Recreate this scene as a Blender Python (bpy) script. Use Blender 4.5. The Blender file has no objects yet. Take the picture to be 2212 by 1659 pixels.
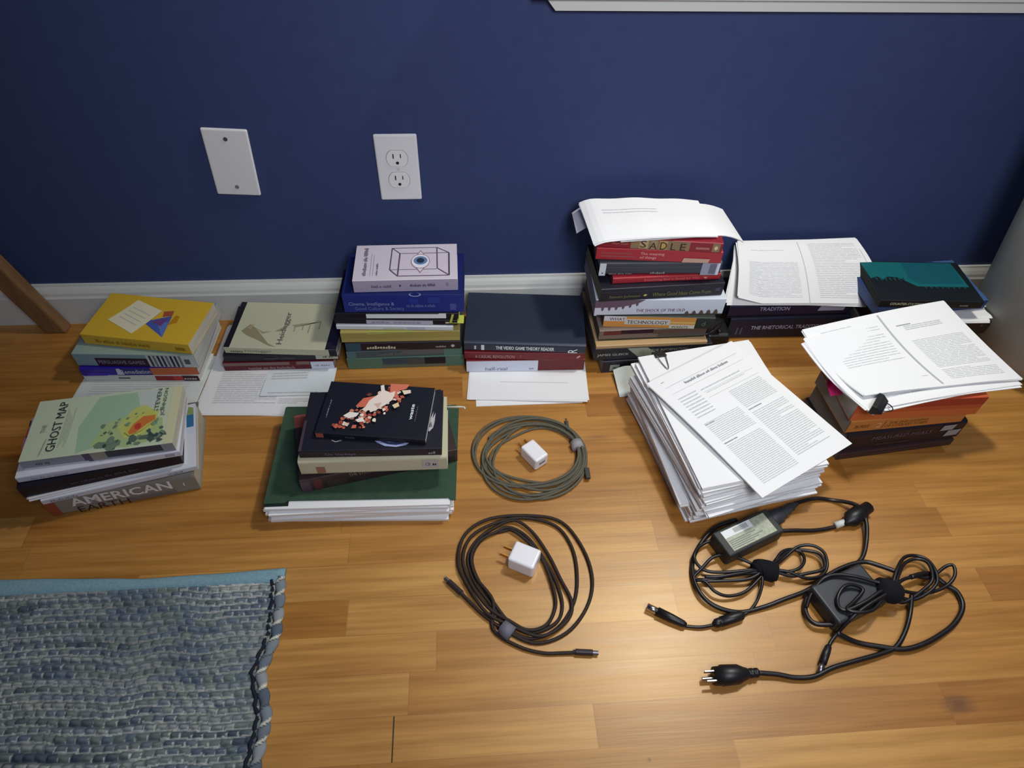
import bpy, math, random
import numpy as np
from mathutils import Vector, Matrix

random.seed(7)
C = bpy.context.scene.collection
SC = bpy.context.scene

# ------------------------------------------------------------------ camera
cam_d = bpy.data.cameras.new('camera'); cam = bpy.data.objects.new('camera', cam_d); C.objects.link(cam)
_r = Vector((0.99744, -0.0661, 0.02718)); _u = Vector((0.03096, 0.74235, 0.6693)); _f = Vector((0.06442, 0.66674, -0.7425))
cam.matrix_world = Matrix(((_r.x, _u.x, -_f.x, 0.0), (_r.y, _u.y, -_f.y, -1.01936), (_r.z, _u.z, -_f.z, 0.90676), (0, 0, 0, 1)))
cam_d.sensor_width = 36; cam_d.lens = 1450 / 2212 * 36; cam_d.clip_start = 0.01
SC.camera = cam

# ------------------------------------------------------------------ light
SC.view_settings.view_transform = 'Standard'; SC.view_settings.look = 'None'
SC.view_settings.gamma = 1; SC.view_settings.use_curve_mapping = False
SC.view_settings.exposure = 0.05
w = bpy.data.worlds.new('world'); SC.world = w; w.use_nodes = True
w.node_tree.nodes['Background'].inputs[0].default_value = (0.50, 0.58, 1.0, 1)
w.node_tree.nodes['Background'].inputs[1].default_value = 0.10


def area(name, loc, rot, sx, sy, power, col):
    d = bpy.data.lights.new(name, 'AREA'); d.shape = 'RECTANGLE'; d.size = sx; d.size_y = sy
    d.energy = power; d.color = col
    o = bpy.data.objects.new(name, d); C.objects.link(o); o.location = loc; o.rotation_euler = rot
    return o


# daylight through the window in the back wall, and the room's own lamp behind the camera
area('window_daylight', (0.86, 0.05, 1.78), (math.radians(-90), 0, 0), 1.2, 1.1, 20.0, (0.92, 0.96, 1.0))
lamp = area('hanging_lamp', (0.62, -0.17, 1.42), (0, 0, 0), 0.12, 0.12, 9.2, (1.0, 0.96, 0.86)); lamp.data.shape = 'DISK'
rl = area('room_lamp', (0.34, -1.30, 1.30), (math.radians(52), 0, math.radians(4)), 0.45, 0.45, 4.3, (0.90, 0.92, 1.0)); rl.data.spread = math.radians(94)


# ------------------------------------------------------------------ materials
def s2l(c):
    c = c / 255.0
    return c / 12.92 if c <= 0.04045 else ((c + 0.055) / 1.055) ** 2.4


def lin(c, k=1.0):
    return tuple(min(0.95, s2l(v) * k) for v in c) + (1,)


_mats = {}


def M(c, k=1.0, rough=0.55, spec=0.35, metal=0.0, name='paint'):
    key = (c, k, rough, spec, metal)
    if key in _mats:
        return _mats[key]
    m = bpy.data.materials.new(name); m.use_nodes = True
    b = m.node_tree.nodes['Principled BSDF']
    b.inputs['Base Color'].default_value = lin(c, k)
    b.inputs['Roughness'].default_value = rough
    b.inputs['Specular IOR Level'].default_value = spec
    b.inputs['Metallic'].default_value = metal
    _mats[key] = m
    return m


def noise_mat(name, c1, c2, scale, rough=0.6, k=1.0, stretch=(1, 1, 1), bump=0.0, spec=0.3, detail=4):
    m = bpy.data.materials.new(name); m.use_nodes = True
    nt = m.node_tree; N = nt.nodes; L = nt.links; b = N['Principled BSDF']
    tc = N.new('ShaderNodeTexCoord'); mp = N.new('ShaderNodeMapping'); mp.inputs['Scale'].default_value = stretch
    nz = N.new('ShaderNodeTexNoise'); nz.inputs['Scale'].default_value = scale; nz.inputs['Detail'].default_value = detail
    rp = N.new('ShaderNodeValToRGB'); rp.color_ramp.elements[0].color = lin(c1, k); rp.color_ramp.elements[1].color = lin(c2, k)
    rp.color_ramp.elements[0].position = .3; rp.color_ramp.elements[1].position = .7
    L.new(tc.outputs['Object'], mp.inputs[0]); L.new(mp.outputs[0], nz.inputs[0]); L.new(nz.outputs[0], rp.inputs[0])
    L.new(rp.outputs[0], b.inputs['Base Color'])
    b.inputs['Roughness'].default_value = rough; b.inputs['Specular IOR Level'].default_value = spec
    if bump:
        bp = N.new('ShaderNodeBump'); bp.inputs['Strength'].default_value = bump; bp.inputs['Distance'].default_value = .001
        L.new(nz.outputs[0], bp.inputs['Height']); L.new(bp.outputs[0], b.inputs['Normal'])
    return m


def floor_mat():
    m = bpy.data.materials.new('oak_boards'); m.use_nodes = True
    nt = m.node_tree; N = nt.nodes; L = nt.links; b = N['Principled BSDF']

    def math_(op, a, bb=None, cc=None):
        n = N.new('ShaderNodeMath'); n.operation = op
        for i, v in enumerate((a, bb, cc)):
            if v is None: continue
            if isinstance(v, (int, float)): n.inputs[i].default_value = v
            else: L.new(v, n.inputs[i])
        return n.outputs[0]
    tc = N.new('ShaderNodeTexCoord'); sx = N.new('ShaderNodeSeparateXYZ'); L.new(tc.outputs['Object'], sx.inputs[0])
    X, Y = sx.outputs[0], sx.outputs[1]
    row = math_('DIVIDE', math_('ADD', Y, 0.8102), 0.0522)
    ri = math_('FLOOR', row); rf = math_('FRACT', row)
    wn = N.new('ShaderNodeTexWhiteNoise'); wn.noise_dimensions = '1D'; L.new(ri, wn.inputs['W'])
    off = math_('MULTIPLY', wn.outputs[0], 3.7)
    col = math_('DIVIDE', math_('ADD', X, off), 0.46)
    ci = math_('FLOOR', col); cf = math_('FRACT', col)
    cv = N.new('ShaderNodeCombineXYZ'); L.new(ri, cv.inputs[0]); L.new(ci, cv.inputs[1])
    w2 = N.new('ShaderNodeTexWhiteNoise'); w2.noise_dimensions = '2D'; L.new(cv.outputs[0], w2.inputs['Vector'])
    rp = N.new('ShaderNodeValToRGB'); e = rp.color_ramp
    e.elements[0].position = 0; e.elements[0].color = lin((164, 110, 48))
    e.elements[1].position = 1; e.elements[1].color = lin((196, 148, 80))
    for p_, c_ in ((.15, (168, 116, 50)), (.5, (180, 128, 60)), (.85, (188, 136, 68))):
        q = e.elements.new(p_); q.color = lin(c_)
    L.new(w2.outputs[0], rp.inputs[0])
    # grain, shifted per board
    mp = N.new('ShaderNodeMapping'); mp.inputs['Scale'].default_value = (2.2, 60, 1)
    L.new(tc.outputs['Object'], mp.inputs[0])
    sh = N.new('ShaderNodeCombineXYZ'); L.new(math_('MULTIPLY', w2.outputs[0], 40.0), sh.inputs[0]); L.new(math_('MULTIPLY', w2.outputs[0], 17.0), sh.inputs[2])
    L.new(sh.outputs[0], mp.inputs['Location'])
    g = N.new('ShaderNodeTexNoise'); g.inputs['Scale'].default_value = 2.0; g.inputs['Detail'].default_value = 6; g.inputs['Roughness'].default_value = .65
    L.new(mp.outputs[0], g.inputs[0])
    gr = N.new('ShaderNodeValToRGB'); gr.color_ramp.elements[0].position = .3; gr.color_ramp.elements[0].color = (.72, .66, .58, 1)
    gr.color_ramp.elements[1].position = .62; gr.color_ramp.elements[1].color = (1.08, 1.06, 1.04, 1)
    L.new(g.outputs[0], gr.inputs[0])
    # broad figure
    mp2 = N.new('ShaderNodeMapping'); mp2.inputs['Scale'].default_value = (1.2, 9, 1); L.new(tc.outputs['Object'], mp2.inputs[0])
    g2 = N.new('ShaderNodeTexNoise'); g2.inputs['Scale'].default_value = 3.0; g2.inputs['Detail'].default_value = 3; L.new(mp2.outputs[0], g2.inputs[0])
    gr2 = N.new('ShaderNodeValToRGB'); gr2.color_ramp.elements[0].position = .32; gr2.color_ramp.elements[0].color = (.80, .72, .64, 1)
    gr2.color_ramp.elements[1].position = .6; gr2.color_ramp.elements[1].color = (1.04, 1.04, 1.04, 1)
    L.new(g2.outputs[0], gr2.inputs[0])

    def mul(a, bb, f=1.0):
        n = N.new('ShaderNodeMix'); n.data_type = 'RGBA'; n.blend_type = 'MULTIPLY'; n.inputs[0].default_value = f
        L.new(a, n.inputs[6]); L.new(bb, n.inputs[7]); return n.outputs[2]
    c = mul(rp.outputs[0], gr.outputs[0], .85); c = mul(c, gr2.outputs[0], .9)
    # joints between rows / butt joints
    j1 = math_('LESS_THAN', rf, 0.016); j2 = math_('LESS_THAN', cf, 0.0022)
    j = math_('MAXIMUM', math_('MULTIPLY', j1, math_('MULTIPLY', w2.outputs[0], 0.35)), math_('MULTIPLY', j2, 0.25))

    def shade(cin, fac, colr):
        n = N.new('ShaderNodeMix'); n.data_type = 'RGBA'; L.new(fac, n.inputs[0]); L.new(cin, n.inputs[6]); n.inputs[7].default_value = colr
        return n.outputs[2]
    c = shade(c, j, (.06, .03, .012, 1))

    # the open butt joint and a few knots at their places
    def box(x0, x1, y0, y1):
        a = math_('MULTIPLY', math_('GREATER_THAN', X, x0), math_('LESS_THAN', X, x1))
        bb = math_('MULTIPLY', math_('GREATER_THAN', Y, y0), math_('LESS_THAN', Y, y1))
        return math_('MULTIPLY', a, bb)
    c = shade(c, box(-.1070, -.1052, -.8102, -.758), (.035, .02, .006, 1))

    def knot(x, y, rx, ry, s):
        dx = math_('DIVIDE', math_('SUBTRACT', X, x), rx); dy = math_('DIVIDE', math_('SUBTRACT', Y, y), ry)
        d = math_('SQRT', math_('ADD', math_('MULTIPLY', dx, dx), math_('MULTIPLY', dy, dy)))
        d = math_('ADD', d, math_('MULTIPLY', math_('SUBTRACT', g.outputs[0], .5), 1.6))
        n = N.new('ShaderNodeMapRange'); n.inputs[1].default_value = 1.0; n.inputs[2].default_value = 0.0; n.inputs[3].default_value = 0.0; n.inputs[4].default_value = s
        L.new(d, n.inputs[0]); return n.outputs[0]
    c = shade(c, knot(.619, -.787, .028, .015, 1.0), (.13, .05, .025, 1))
    c = shade(c, knot(.215, -.333, .030, .008, .6), (.13, .06, .03, 1))
    c = shade(c, knot(.205, -.825, .003, .004, .9), (.1, .04, .02, 1))
    c = shade(c, knot(.290, -.585, .014, .022, .35), (.22, .15, .09, 1))
    L.new(c, b.inputs['Base Color'])
    rr = N.new('ShaderNodeMapRange'); rr.inputs[3].default_value = .30; rr.inputs[4].default_value = .46; L.new(g.outputs[0], rr.inputs[0])
    L.new(rr.outputs[0], b.inputs['Roughness']); b.inputs['Specular IOR Level'].default_value = 1.0; b.inputs['Specular Tint'].default_value = (1, .88, .66, 1)
    bp = N.new('ShaderNodeBump'); bp.inputs['Strength'].default_value = .25; bp.inputs['Distance'].default_value = .0006
    L.new(g.outputs[0], bp.inputs['Height']); L.new(bp.outputs[0], b.inputs['Normal'])
    return m


def attr_mat(name, rough=.9):
    m = bpy.data.materials.new(name); m.use_nodes = True
    N = m.node_tree.nodes; L = m.node_tree.links; b = N['Principled BSDF']
    a = N.new('ShaderNodeAttribute'); a.attribute_name = 'col'
    tc = N.new('ShaderNodeTexCoord'); nz = N.new('ShaderNodeTexNoise'); nz.inputs['Scale'].default_value = 900
    L.new(tc.outputs['Object'], nz.inputs[0])
    bp = N.new('ShaderNodeBump'); bp.inputs['Strength'].default_value = .5; bp.inputs['Distance'].default_value = .001
    L.new(nz.outputs[0], bp.inputs['Height']); L.new(bp.outputs[0], b.inputs['Normal'])
    L.new(a.outputs['Color'], b.inputs['Base Color']); b.inputs['Roughness'].default_value = rough
    b.inputs['Specular IOR Level'].default_value = .15
    return m


PAPER = M((232, 233, 232), 1, .7, .2, name='paper')
PAPER2 = M((214, 220, 214), 1, .7, .2, name='paper')
INK = M((190, 193, 194), 1, .8, .1, name='ink')
INKD = M((150, 153, 155), 1, .8, .1, name='ink')
BLACK = M((22, 22, 24), 1, .42, .5, name='black_plastic')
RUBBER = M((24, 20, 22), 1, .38, .5, name='cable_jacket')
METAL = M((150, 148, 150), 1, .34, .5, 1.0, name='metal')
VELCRO = noise_mat('hook_and_loop', (8, 9, 14), (24, 24, 32), 900, .95, bump=.8)


# ------------------------------------------------------------------ objects
def tag(o, label=None, cat=None, group=None, kind=None):
    if label: o['label'] = label
    if cat: o['category'] = cat
    if group: o['group'] = group
    if kind: o['kind'] = kind
    return o


def thing(name, label, cat, loc=(0, 0, 0), rotz=0.0, group=None):
    o = bpy.data.objects.new(name, None); C.objects.link(o); o.empty_display_size = .02
    o.location = loc; o.rotation_euler = (0, 0, rotz)
    return tag(o, label, cat, group)


def mesh_obj(name, V, F, mats, parent=None, mi=None, smooth=False, loc=None):
    me = bpy.data.meshes.new(name)
    if loc is not None:
        V = [(v[0] - loc[0], v[1] - loc[1], v[2] - loc[2]) for v in V]
    me.from_pydata([tuple(v) for v in V], [], F)
    for m in (mats if isinstance(mats, (list, tuple)) else [mats]): me.materials.append(m)
    if mi is not None: me.polygons.foreach_set('material_index', mi)
    if smooth: me.polygons.foreach_set('use_smooth', [True] * len(me.polygons))
    me.update()
    o = bpy.data.objects.new(name, me); C.objects.link(o)
    if parent: o.parent = parent
    if loc is not None: o.location = loc
    return o


def fix_normals(o):
    import bmesh
    bm = bmesh.new(); bm.from_mesh(o.data); bmesh.ops.recalc_face_normals(bm, faces=bm.faces); bm.to_mesh(o.data); bm.free()
    return o


def bevel(o, wdt, seg=2, ang=40):
    m = o.modifiers.new('bevel', 'BEVEL'); m.width = wdt; m.segments = seg; m.limit_method = 'ANGLE'; m.angle_limit = math.radians(ang)
    return o


class MB:
    def __init__(s): s.V = []; s.F = []; s.mi = []

    def add(s, V, F, mi=0):
        b = len(s.V); s.V += [tuple(v) for v in V]; s.F += [tuple(i + b for i in f) for f in F]; s.mi += [mi] * len(F)

    def box(s, x0, y0, z0, x1, y1, z1, mi=0, mat=None):
        V = [Vector(p) for p in ((x0, y0, z0), (x1, y0, z0), (x1, y1, z0), (x0, y1, z0), (x0, y0, z1), (x1, y0, z1), (x1, y1, z1), (x0, y1, z1))]
        if mat: V = [mat @ v for v in V]
        s.add(V, [(0, 3, 2, 1), (4, 5, 6, 7), (0, 1, 5, 4), (1, 2, 6, 5), (2, 3, 7, 6), (3, 0, 4, 7)], mi)

    def prism(s, pts, h0, h1, axis='z', mi=0, mat=None):
        n = len(pts)

        def mk(p, h):
            v = Vector((p[0], p[1], h) if axis == 'z' else (p[0], h, p[1]) if axis == 'y' else (h, p[0], p[1]))
            return mat @ v if mat else v
        V = [mk(p, h0) for p in pts] + [mk(p, h1) for p in pts]
        F = [tuple(range(n))[::-1], tuple(range(n, 2 * n))] + [(i, (i + 1) % n, n + (i + 1) % n, n + i) for i in range(n)]
        s.add(V, F, mi)

    def tube(s, P, r, n=8, mi=0, cap=True):
        P = [Vector(p) for p in P]; rs = r if isinstance(r, (list, tuple)) else [r] * len(P)
        b = len(s.V); up = Vector((0, 0, 1)); prev = None
        for i, p in enumerate(P):
            t = (P[min(i + 1, len(P) - 1)] - P[max(i - 1, 0)]).normalized()
            if prev is None:
                a = t.cross(up); a = a if a.length > 1e-3 else t.cross(Vector((1, 0, 0)))
            else:
                a = prev - t * prev.dot(t)
            a.normalize(); prev = a; c = t.cross(a)
            for k in range(n):
                th = 2 * math.pi * k / n
                s.V.append(tuple(p + (a * math.cos(th) + c * math.sin(th)) * rs[i]))
        for i in range(len(P) - 1):
            for k in range(n):
                s.F.append((b + i * n + k, b + i * n + (k + 1) % n, b + (i + 1) * n + (k + 1) % n, b + (i + 1) * n + k)); s.mi.append(mi)
        if cap:
            s.F.append(tuple(b + k for k in range(n))[::-1]); s.mi.append(mi)
            e = b + (len(P) - 1) * n; s.F.append(tuple(e + k for k in range(n))); s.mi.append(mi)

    def build(s, name, mats, parent=None, smooth=False, loc=None):
        return fix_normals(mesh_obj(name, s.V, s.F, mats, parent, s.mi, smooth, loc))


def catmull(P, sub=6, closed=False):
    P = [Vector(p) for p in P]; out = []
    n = len(P)
    for i in range(n - 1):
        p0 = P[max(i - 1, 0)]; p1 = P[i]; p2 = P[i + 1]; p3 = P[min(i + 2, n - 1)]
        for k in range(sub):
            t = k / sub
            out.append(0.5 * ((2 * p1) + (-p0 + p2) * t + (2 * p0 - 5 * p1 + 4 * p2 - p3) * t * t + (-p0 + 3 * p1 - 3 * p2 + p3) * t ** 3))
    out.append(P[-1])
    return out


# ---- lettering
PILE = None
_txt = {}


def text_geo(s):
    """unit-box lettering: vertices in 0..1 x 0..1 and faces"""
    if s in _txt: return _txt[s]
    if s.startswith('~'):      # print too small to read: one bar of letter-high marks per word
        rw = random.Random(s); V = []; F = []; x = 0.0
        for word in s[1:].split():
            for _ in range(int(word)):
                y0 = rw.choice((0, .05, .1)); y1 = rw.choice((.7, .75, 1.0)); b = len(V)
                V += [(x, y0), (x + .72, y0 + rw.uniform(0, .1)), (x + .66, y1), (x + .06, y1 - rw.uniform(0, .2))]; F.append((b, b + 1, b + 2, b + 3)); x += .86
            x += .7
        x -= .84; _txt[s] = ([(a / x, b) for a, b in V], F); return _txt[s]
    cu = bpy.data.curves.new('lettering', 'FONT'); cu.body = s.lstrip('*'); cu.resolution_u = 2; cu.offset = .022 if s.startswith('*') else 0
    o = bpy.data.objects.new('lettering', cu); C.objects.link(o)
    bpy.context.view_layer.update()
    me = bpy.data.meshes.new_from_object(o.evaluated_get(bpy.context.evaluated_depsgraph_get()))
    V = [v.co.copy() for v in me.vertices]; F = [tuple(p.vertices) for p in me.polygons]
    bpy.data.objects.remove(o); bpy.data.curves.remove(cu); bpy.data.meshes.remove(me)
    x0 = min(v.x for v in V); x1 = max(v.x for v in V); y0 = min(v.y for v in V); y1 = max(v.y for v in V)
    V = [((v.x - x0) / (x1 - x0), (v.y - y0) / (y1 - y0)) for v in V]
    _txt[s] = (V, F); return _txt[s]


def art(name, items, mp, parent, k):
    """flat printing: rects, polygons, lettering, on a face given by mp(u, v, off)"""
    if not items: return None
    mb = MB(); mats = []

    def mid(c):
        m = M(c, k, .5, .3, name='print')
        if m not in mats: mats.append(m)
        return mats.index(m)
    off = .00012
    for it in items:
        off += .00004
        if it[0] == 'r':
            _, u0, v0, u1, v1, c = it; mb.add([mp(u0, v0, off), mp(u1, v0, off), mp(u1, v1, off), mp(u0, v1, off)], [(0, 1, 2, 3)], mid(c))
        elif it[0] == 'p':
            mb.add([mp(u, v, off) for u, v in it[1]], [tuple(range(len(it[1])))], mid(it[2]))
        elif it[0] == 'o':   # ellipse
            _, cu, cv, ru, rv, c = it
            mb.add([mp(cu + ru * math.cos(a * math.pi / 10), cv + rv * math.sin(a * math.pi / 10), off) for a in range(20)], [tuple(range(20))], mid(c))
        elif it[0] == 'l':   # line
            _, u0, v0, u1, v1, wd, c = it
            dx, dy = u1 - u0, v1 - v0; L_ = math.hypot(dx, dy * .6) or 1; nx, ny = -dy * .6 / L_ * wd / 2, dx / L_ * wd / 2 / .6
            mb.add([mp(u0 + nx, v0 + ny, off), mp(u0 - nx, v0 - ny, off), mp(u1 - nx, v1 - ny, off), mp(u1 + nx, v1 + ny, off)], [(0, 1, 2, 3)], mid(c))
        elif it[0] == 't':
            _, s, u0, v0, u1, v1, c = it[:7]; rot = it[7] if len(it) > 7 else 0
            V, F = text_geo(s)
            if rot == 90: P = [mp(u1 - y * (u1 - u0), v0 + x * (v1 - v0), off) for x, y in V]
            elif rot == 180: P = [mp(u1 - x * (u1 - u0), v1 - y * (v1 - v0), off) for x, y in V]
            elif rot == -90: P = [mp(u0 + y * (u1 - u0), v1 - x * (v1 - v0), off) for x, y in V]
            else: P = [mp(u0 + x * (u1 - u0), v0 + y * (v1 - v0), off) for x, y in V]
            mb.add(P, F, mid(c))
    return mesh_obj(name, mb.V, mb.F, mats, parent, mb.mi)


PAGES = {}


def page_mat(c):
    if c not in PAGES:
        c2 = tuple(int(v * .82) for v in c)
        PAGES[c] = noise_mat('page_edges', c2, c, 6, .85, 1, (3, 3, 260), 0, .15, 2)
    return PAGES[c]


def book(label, x, y, z, rot, wd, dp, t, cov, spine=(), top=(), pages=(206, 200, 184), hard=False, k=1.0, sk=None, group=None, stickers=(), cover2=None, name='book', kt=None):
    """spine towards -y, length along x; origin at the lower front left corner"""
    o = thing(name, label, 'book', (x, y, z), math.radians(rot), group or PILE)
    t -= .0004
    c = .0022 if hard else .0006; ins = .003 if hard else .0004
    r = min(t * .42, .006 if hard else .002)
    n = 5
    P = [(dp, 0)]
    for i in range(n + 1):
        a = math.pi / 2 * i / n; P.append((r - r * math.sin(a), r - r * math.cos(a)))
    for i in range(n + 1):
        a = math.pi / 2 * i / n; P.append((r - r * math.cos(a), t - r + r * math.sin(a)))
    P += [(dp, t), (dp, t - c), (c * 1.2, t - c), (c * 1.2, c), (dp, c)]
    mb = MB(); mb.V = [(0, p[0], p[1]) for p in P] + [(wd, p[0], p[1]) for p in P]; m_ = len(P)
    mb.F = [(i, (i + 1) % m_, m_ + (i + 1) % m_, m_ + i) for i in range(m_)]
    # end caps of the thin boards and spine
    na = len(P)
    for b_ in (0, m_):
        s_ = lambda *q: tuple(b_ + i for i in q)
        mb.F += [s_(0, 1, na - 2, na - 1)]
        mb.F += [s_(*range(1, 2 * n + 3), na - 3, na - 2)]
        mb.F += [s_(2 * n + 2, 2 * n + 3, na - 4, na - 3)]
    mb.mi = [0] * len(mb.F)
    mb.build('cover', M(cov, k, .45, .4, name='cover'), o)
    pb = MB(); pb.box(ins, c * 1.2, c, wd - ins, dp - ins, t - c); pb.build('pages', page_mat(pages), o)
    sk = sk or k
    kt = kt or k
    spm = lambda u, v, f: (u * wd, -f, v * t)
    tpm = lambda u, v, f: (u * wd, v * dp, t + f)
    tx = [i for i in spine if i[0] == 't']; ot = [i for i in spine if i[0] != 't']
    art('spine_print', ot, spm, o, sk); art('spine_title', tx, lambda u, v, f: spm(u, v, f + .0006), o, sk)
    tx = [i for i in top if i[0] == 't']; ot = [i for i in top if i[0] != 't']
    art('cover_print', ot, tpm, o, kt); art('cover_title', tx, lambda u, v, f: tpm(u, v, f + .0014), o, kt)
    for st in stickers:
        art('sticker', st, lambda u, v, f: spm(u, v, f + .0008), o, sk)
    return o


# ---- sheets and sheaves of paper
def bil(cs, u, v):
    FL, FR, BR, BL = cs
    return FL * (1 - u) * (1 - v) + FR * u * (1 - v) + BR * u * v + BL * (1 - u) * v


def sheaf(label, cs, t, layers=1, jit=.0, bend=None, texts=(), name='paper_sheaf', cat='papers', mat=PAPER, group=None, parent=None, nx=24, ny=24, lift=0.0005, tnoise=0):
    """cs: FL FR BR BL corners of the underside; layers of paper with jittered edges, bent by bend(u, v)"""
    cs = [Vector(c) for c in cs]; mb = MB(); rnd = random.Random(hash(label) % 1000 if False else len(label) * 7 + int(abs(cs[0].x) * 1e4))
    bend = bend or (lambda u, v: 0.0)
    lt = t / layers
    U = (cs[1] - cs[0]).normalized(); W = (cs[3] - cs[0]).normalized()
    for l in range(layers):
        ox, oy, rr = (rnd.uniform(-jit, jit), rnd.uniform(-jit, jit), rnd.uniform(-jit, jit) * 5) if (l < layers - 1 and jit) else (0, 0, 0)
        lo = []; hi = []
        for j in range(ny + 1):
            for i in range(nx + 1):
                u, v = i / nx, j / ny
                p = bil(cs, u, v) + U * (ox - rr * (v - .5)) + W * (oy + rr * (u - .5))
                zz = bend(u, v)
                lo.append((p.x, p.y, p.z + l * lt + zz + (.00005 if l else 0))); hi.append((p.x, p.y, p.z + (l + 1) * lt + zz))
        n = len(lo); F = []
        for j in range(ny):
            for i in range(nx):
                a = j * (nx + 1) + i; b_, c_, d_ = a + 1, a + nx + 2, a + nx + 1
                F.append((n + a, n + b_, n + c_, n + d_)); F.append((a, d_, c_, b_))
        rim = [i for i in range(nx + 1)] + [(j + 1) * (nx + 1) + nx for j in range(ny)] + [ny * (nx + 1) + nx - 1 - i for i in range(nx)] + [(ny - 1 - j) * (nx + 1) for j in range(ny - 1)]
        for q in range(len(rim)):
            a, b_ = rim[q], rim[(q + 1) % len(rim)]; F.append((a, b_, n + b_, n + a))
        mb.add(lo + hi, F, 0)

    def S(u, v, f=lift):
        p = bil(cs, u, v); return (p.x, p.y, p.z + t + bend(u, v) + f)
    for it in texts:
        if it[0] == 'b':     # block of text: u0 v0 u1 v1 rows [shade]
            _, u0, v0, u1, v1, rows = it[:6]; mi = it[6] if len(it) > 6 else 1; fill = it[7] if len(it) > 7 else .38
            for r_ in range(rows):
                vc = v1 - (r_ + .5) * (v1 - v0) / rows; h = (v1 - v0) / rows * fill / 2
                u = u0; end = u1 if rnd.random() > .12 else u0 + (u1 - u0) * rnd.uniform(.4, .95)
                while u < end - .004:
                    w_ = rnd.uniform(.03, .11); e_ = min(end, u + w_)
                    mb.add([S(u, vc - h), S(e_, vc - h), S(e_, vc + h), S(u, vc + h)], [(0, 1, 2, 3)], mi); u = e_ + .006
        elif it[0] == 'q':
            _, u0, v0, u1, v1, mi = it
            nn = 10
            for a in range(nn):
                ua, ub = u0 + (u1 - u0) * a / nn, u0 + (u1 - u0) * (a + 1) / nn
                mb.add([S(ua, v0), S(ub, v0), S(ub, v1), S(ua, v1)], [(0, 1, 2, 3)], mi)
        elif it[0] == 'v':   # thin line running front to back
            _, u0, v0, v1, w_, mi = it
            for a in range(14):
                va, vb = v0 + (v1 - v0) * a / 14, v0 + (v1 - v0) * (a + 1) / 14
                mb.add([S(u0, va), S(u0 + w_, va), S(u0 + w_, vb), S(u0, vb)], [(0, 1, 2, 3)], mi)
        elif it[0] == 't':
            _, s_, u0, v0, u1, v1, mi = it
            V, F = text_geo(s_); mb.add([S(u0 + a * (u1 - u0), v0 + b_ * (v1 - v0)) for a, b_ in V], F, mi)
    base = (cs[0].x, cs[0].y, cs[0].z)
    o = mesh_obj(name, mb.V, mb.F, [mat, INK, INKD, GUTTER], parent, mb.mi, False, base if not parent else None)
    me = o.data
    if parent is None: tag(o, label, cat, group)
    return o


GUTTER = M((176, 180, 178), 1, .8, .1, name='ink')


def rect(x, y, z, rot, wd, dp, dz=(0, 0, 0, 0)):
    a = math.radians(rot); U = Vector((math.cos(a), math.sin(a), 0)); W = Vector((-math.sin(a), math.cos(a), 0)); p = Vector((x, y, z))
    Z = Vector((0, 0, 1))
    return [p + Z * dz[0], p + U * wd + Z * dz[1], p + U * wd + W * dp + Z * dz[2], p + W * dp + Z * dz[3]]


# ================================================================== the room
fl = MB(); fl.box(-2.2, -2.6, -.02, 2.4, .1, 0)
tag(fl.build('floor', floor_mat()), kind='structure')
WALLM = noise_mat('navy_wall_paint', (54, 66, 106), (57, 69, 110), 40, .62, 1, (1, 1, 1), .08, .25)
WHITE_TRIM = M((206, 208, 202), 1, .4, .4, name='trim_paint')
wx0, wx1, wz0, wz1 = .19, 1.53, .68, 2.36
wl = MB()
for b in ((-2.2, 0, 0, wx0, .12, 2.7), (wx1, 0, 0, 2.4, .12, 2.7), (wx0, 0, 0, wx1, .12, wz0), (wx0, 0, wz1, wx1, .12, 2.7)): wl.box(*b)
tag(wl.build('wall_back', WALLM), kind='structure')
# baseboard: moulded profile extruded along the wall
bb = MB(); prof = [(0, 0), (-.014, 0), (-.014, .062), (-.012, .066), (-.011, .072), (-.008, .079), (-.005, .084), (-.004, .088), (0, .088)]
bb.prism(prof, -2.2, 2.4, 'x'); tag(bb.build('baseboard_back', WHITE_TRIM), kind='structure')
# window: apron with clipped corner, sill, casing, sash and pane
wn = thing('window_1', None, None, (.78, 0, .56)); wn['kind'] = 'structure'


def L_(mb, name, m, **k): return mb.build(name, m, wn, loc=None, **k)


def sub(v): return (v[0] - .78, v[1], v[2] - .56)


a_ = MB(); a_.prism([(-.643, .0015), (.83, .0015), (.83, .10), (-.68, .10), (-.68, .045)], -.012, 0, 'y')
a_.prism([(-.672, .018), (.84, .018), (.84, .034), (-.684, .034)], -.019, 0, 'y')
L_(a_, 'apron', WHITE_TRIM)
s_ = MB(); s_.box(-.72, -.06, .10, .88, 0.05, .122); bevel(L_(s_, 'sill', WHITE_TRIM), .004)
c_ = MB(); c_.box(-.68, -.018, .122, -.59, 0, 1.89); c_.box(.75, -.018, .122, .84, 0, 1.89); c_.box(-.68, -.018, 1.80, .84, 0, 1.89)
L_(c_, 'casing', WHITE_TRIM)
f_ = MB()
for q in ((-.59, .02, .12, -.55, .04, 1.8), (.71, .02, .12, .75, .04, 1.8), (-.59, .02, .12, .75, .04, .16), (-.59, .02, 1.76, .75, .04, 1.8), (-.59, .02, .62, .75, .04, .65)): f_.box(*q)
L_(f_, 'sash', WHITE_TRIM)
gm = bpy.data.materials.new('window_glass'); gm.use_nodes = True
N = gm.node_tree.nodes; N.clear(); o1 = N.new('ShaderNodeOutputMaterial'); tr = N.new('ShaderNodeBsdfTransparent'); gl = N.new('ShaderNodeBsdfGlossy'); gl.inputs['Roughness'].default_value = .02
mx = N.new('ShaderNodeMixShader'); mx.inputs[0].default_value = .06
gm.node_tree.links.new(tr.outputs[0], mx.inputs[1]); gm.node_tree.links.new(gl.outputs[0], mx.inputs[2]); gm.node_tree.links.new(mx.outputs[0], o1.inputs[0])
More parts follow.
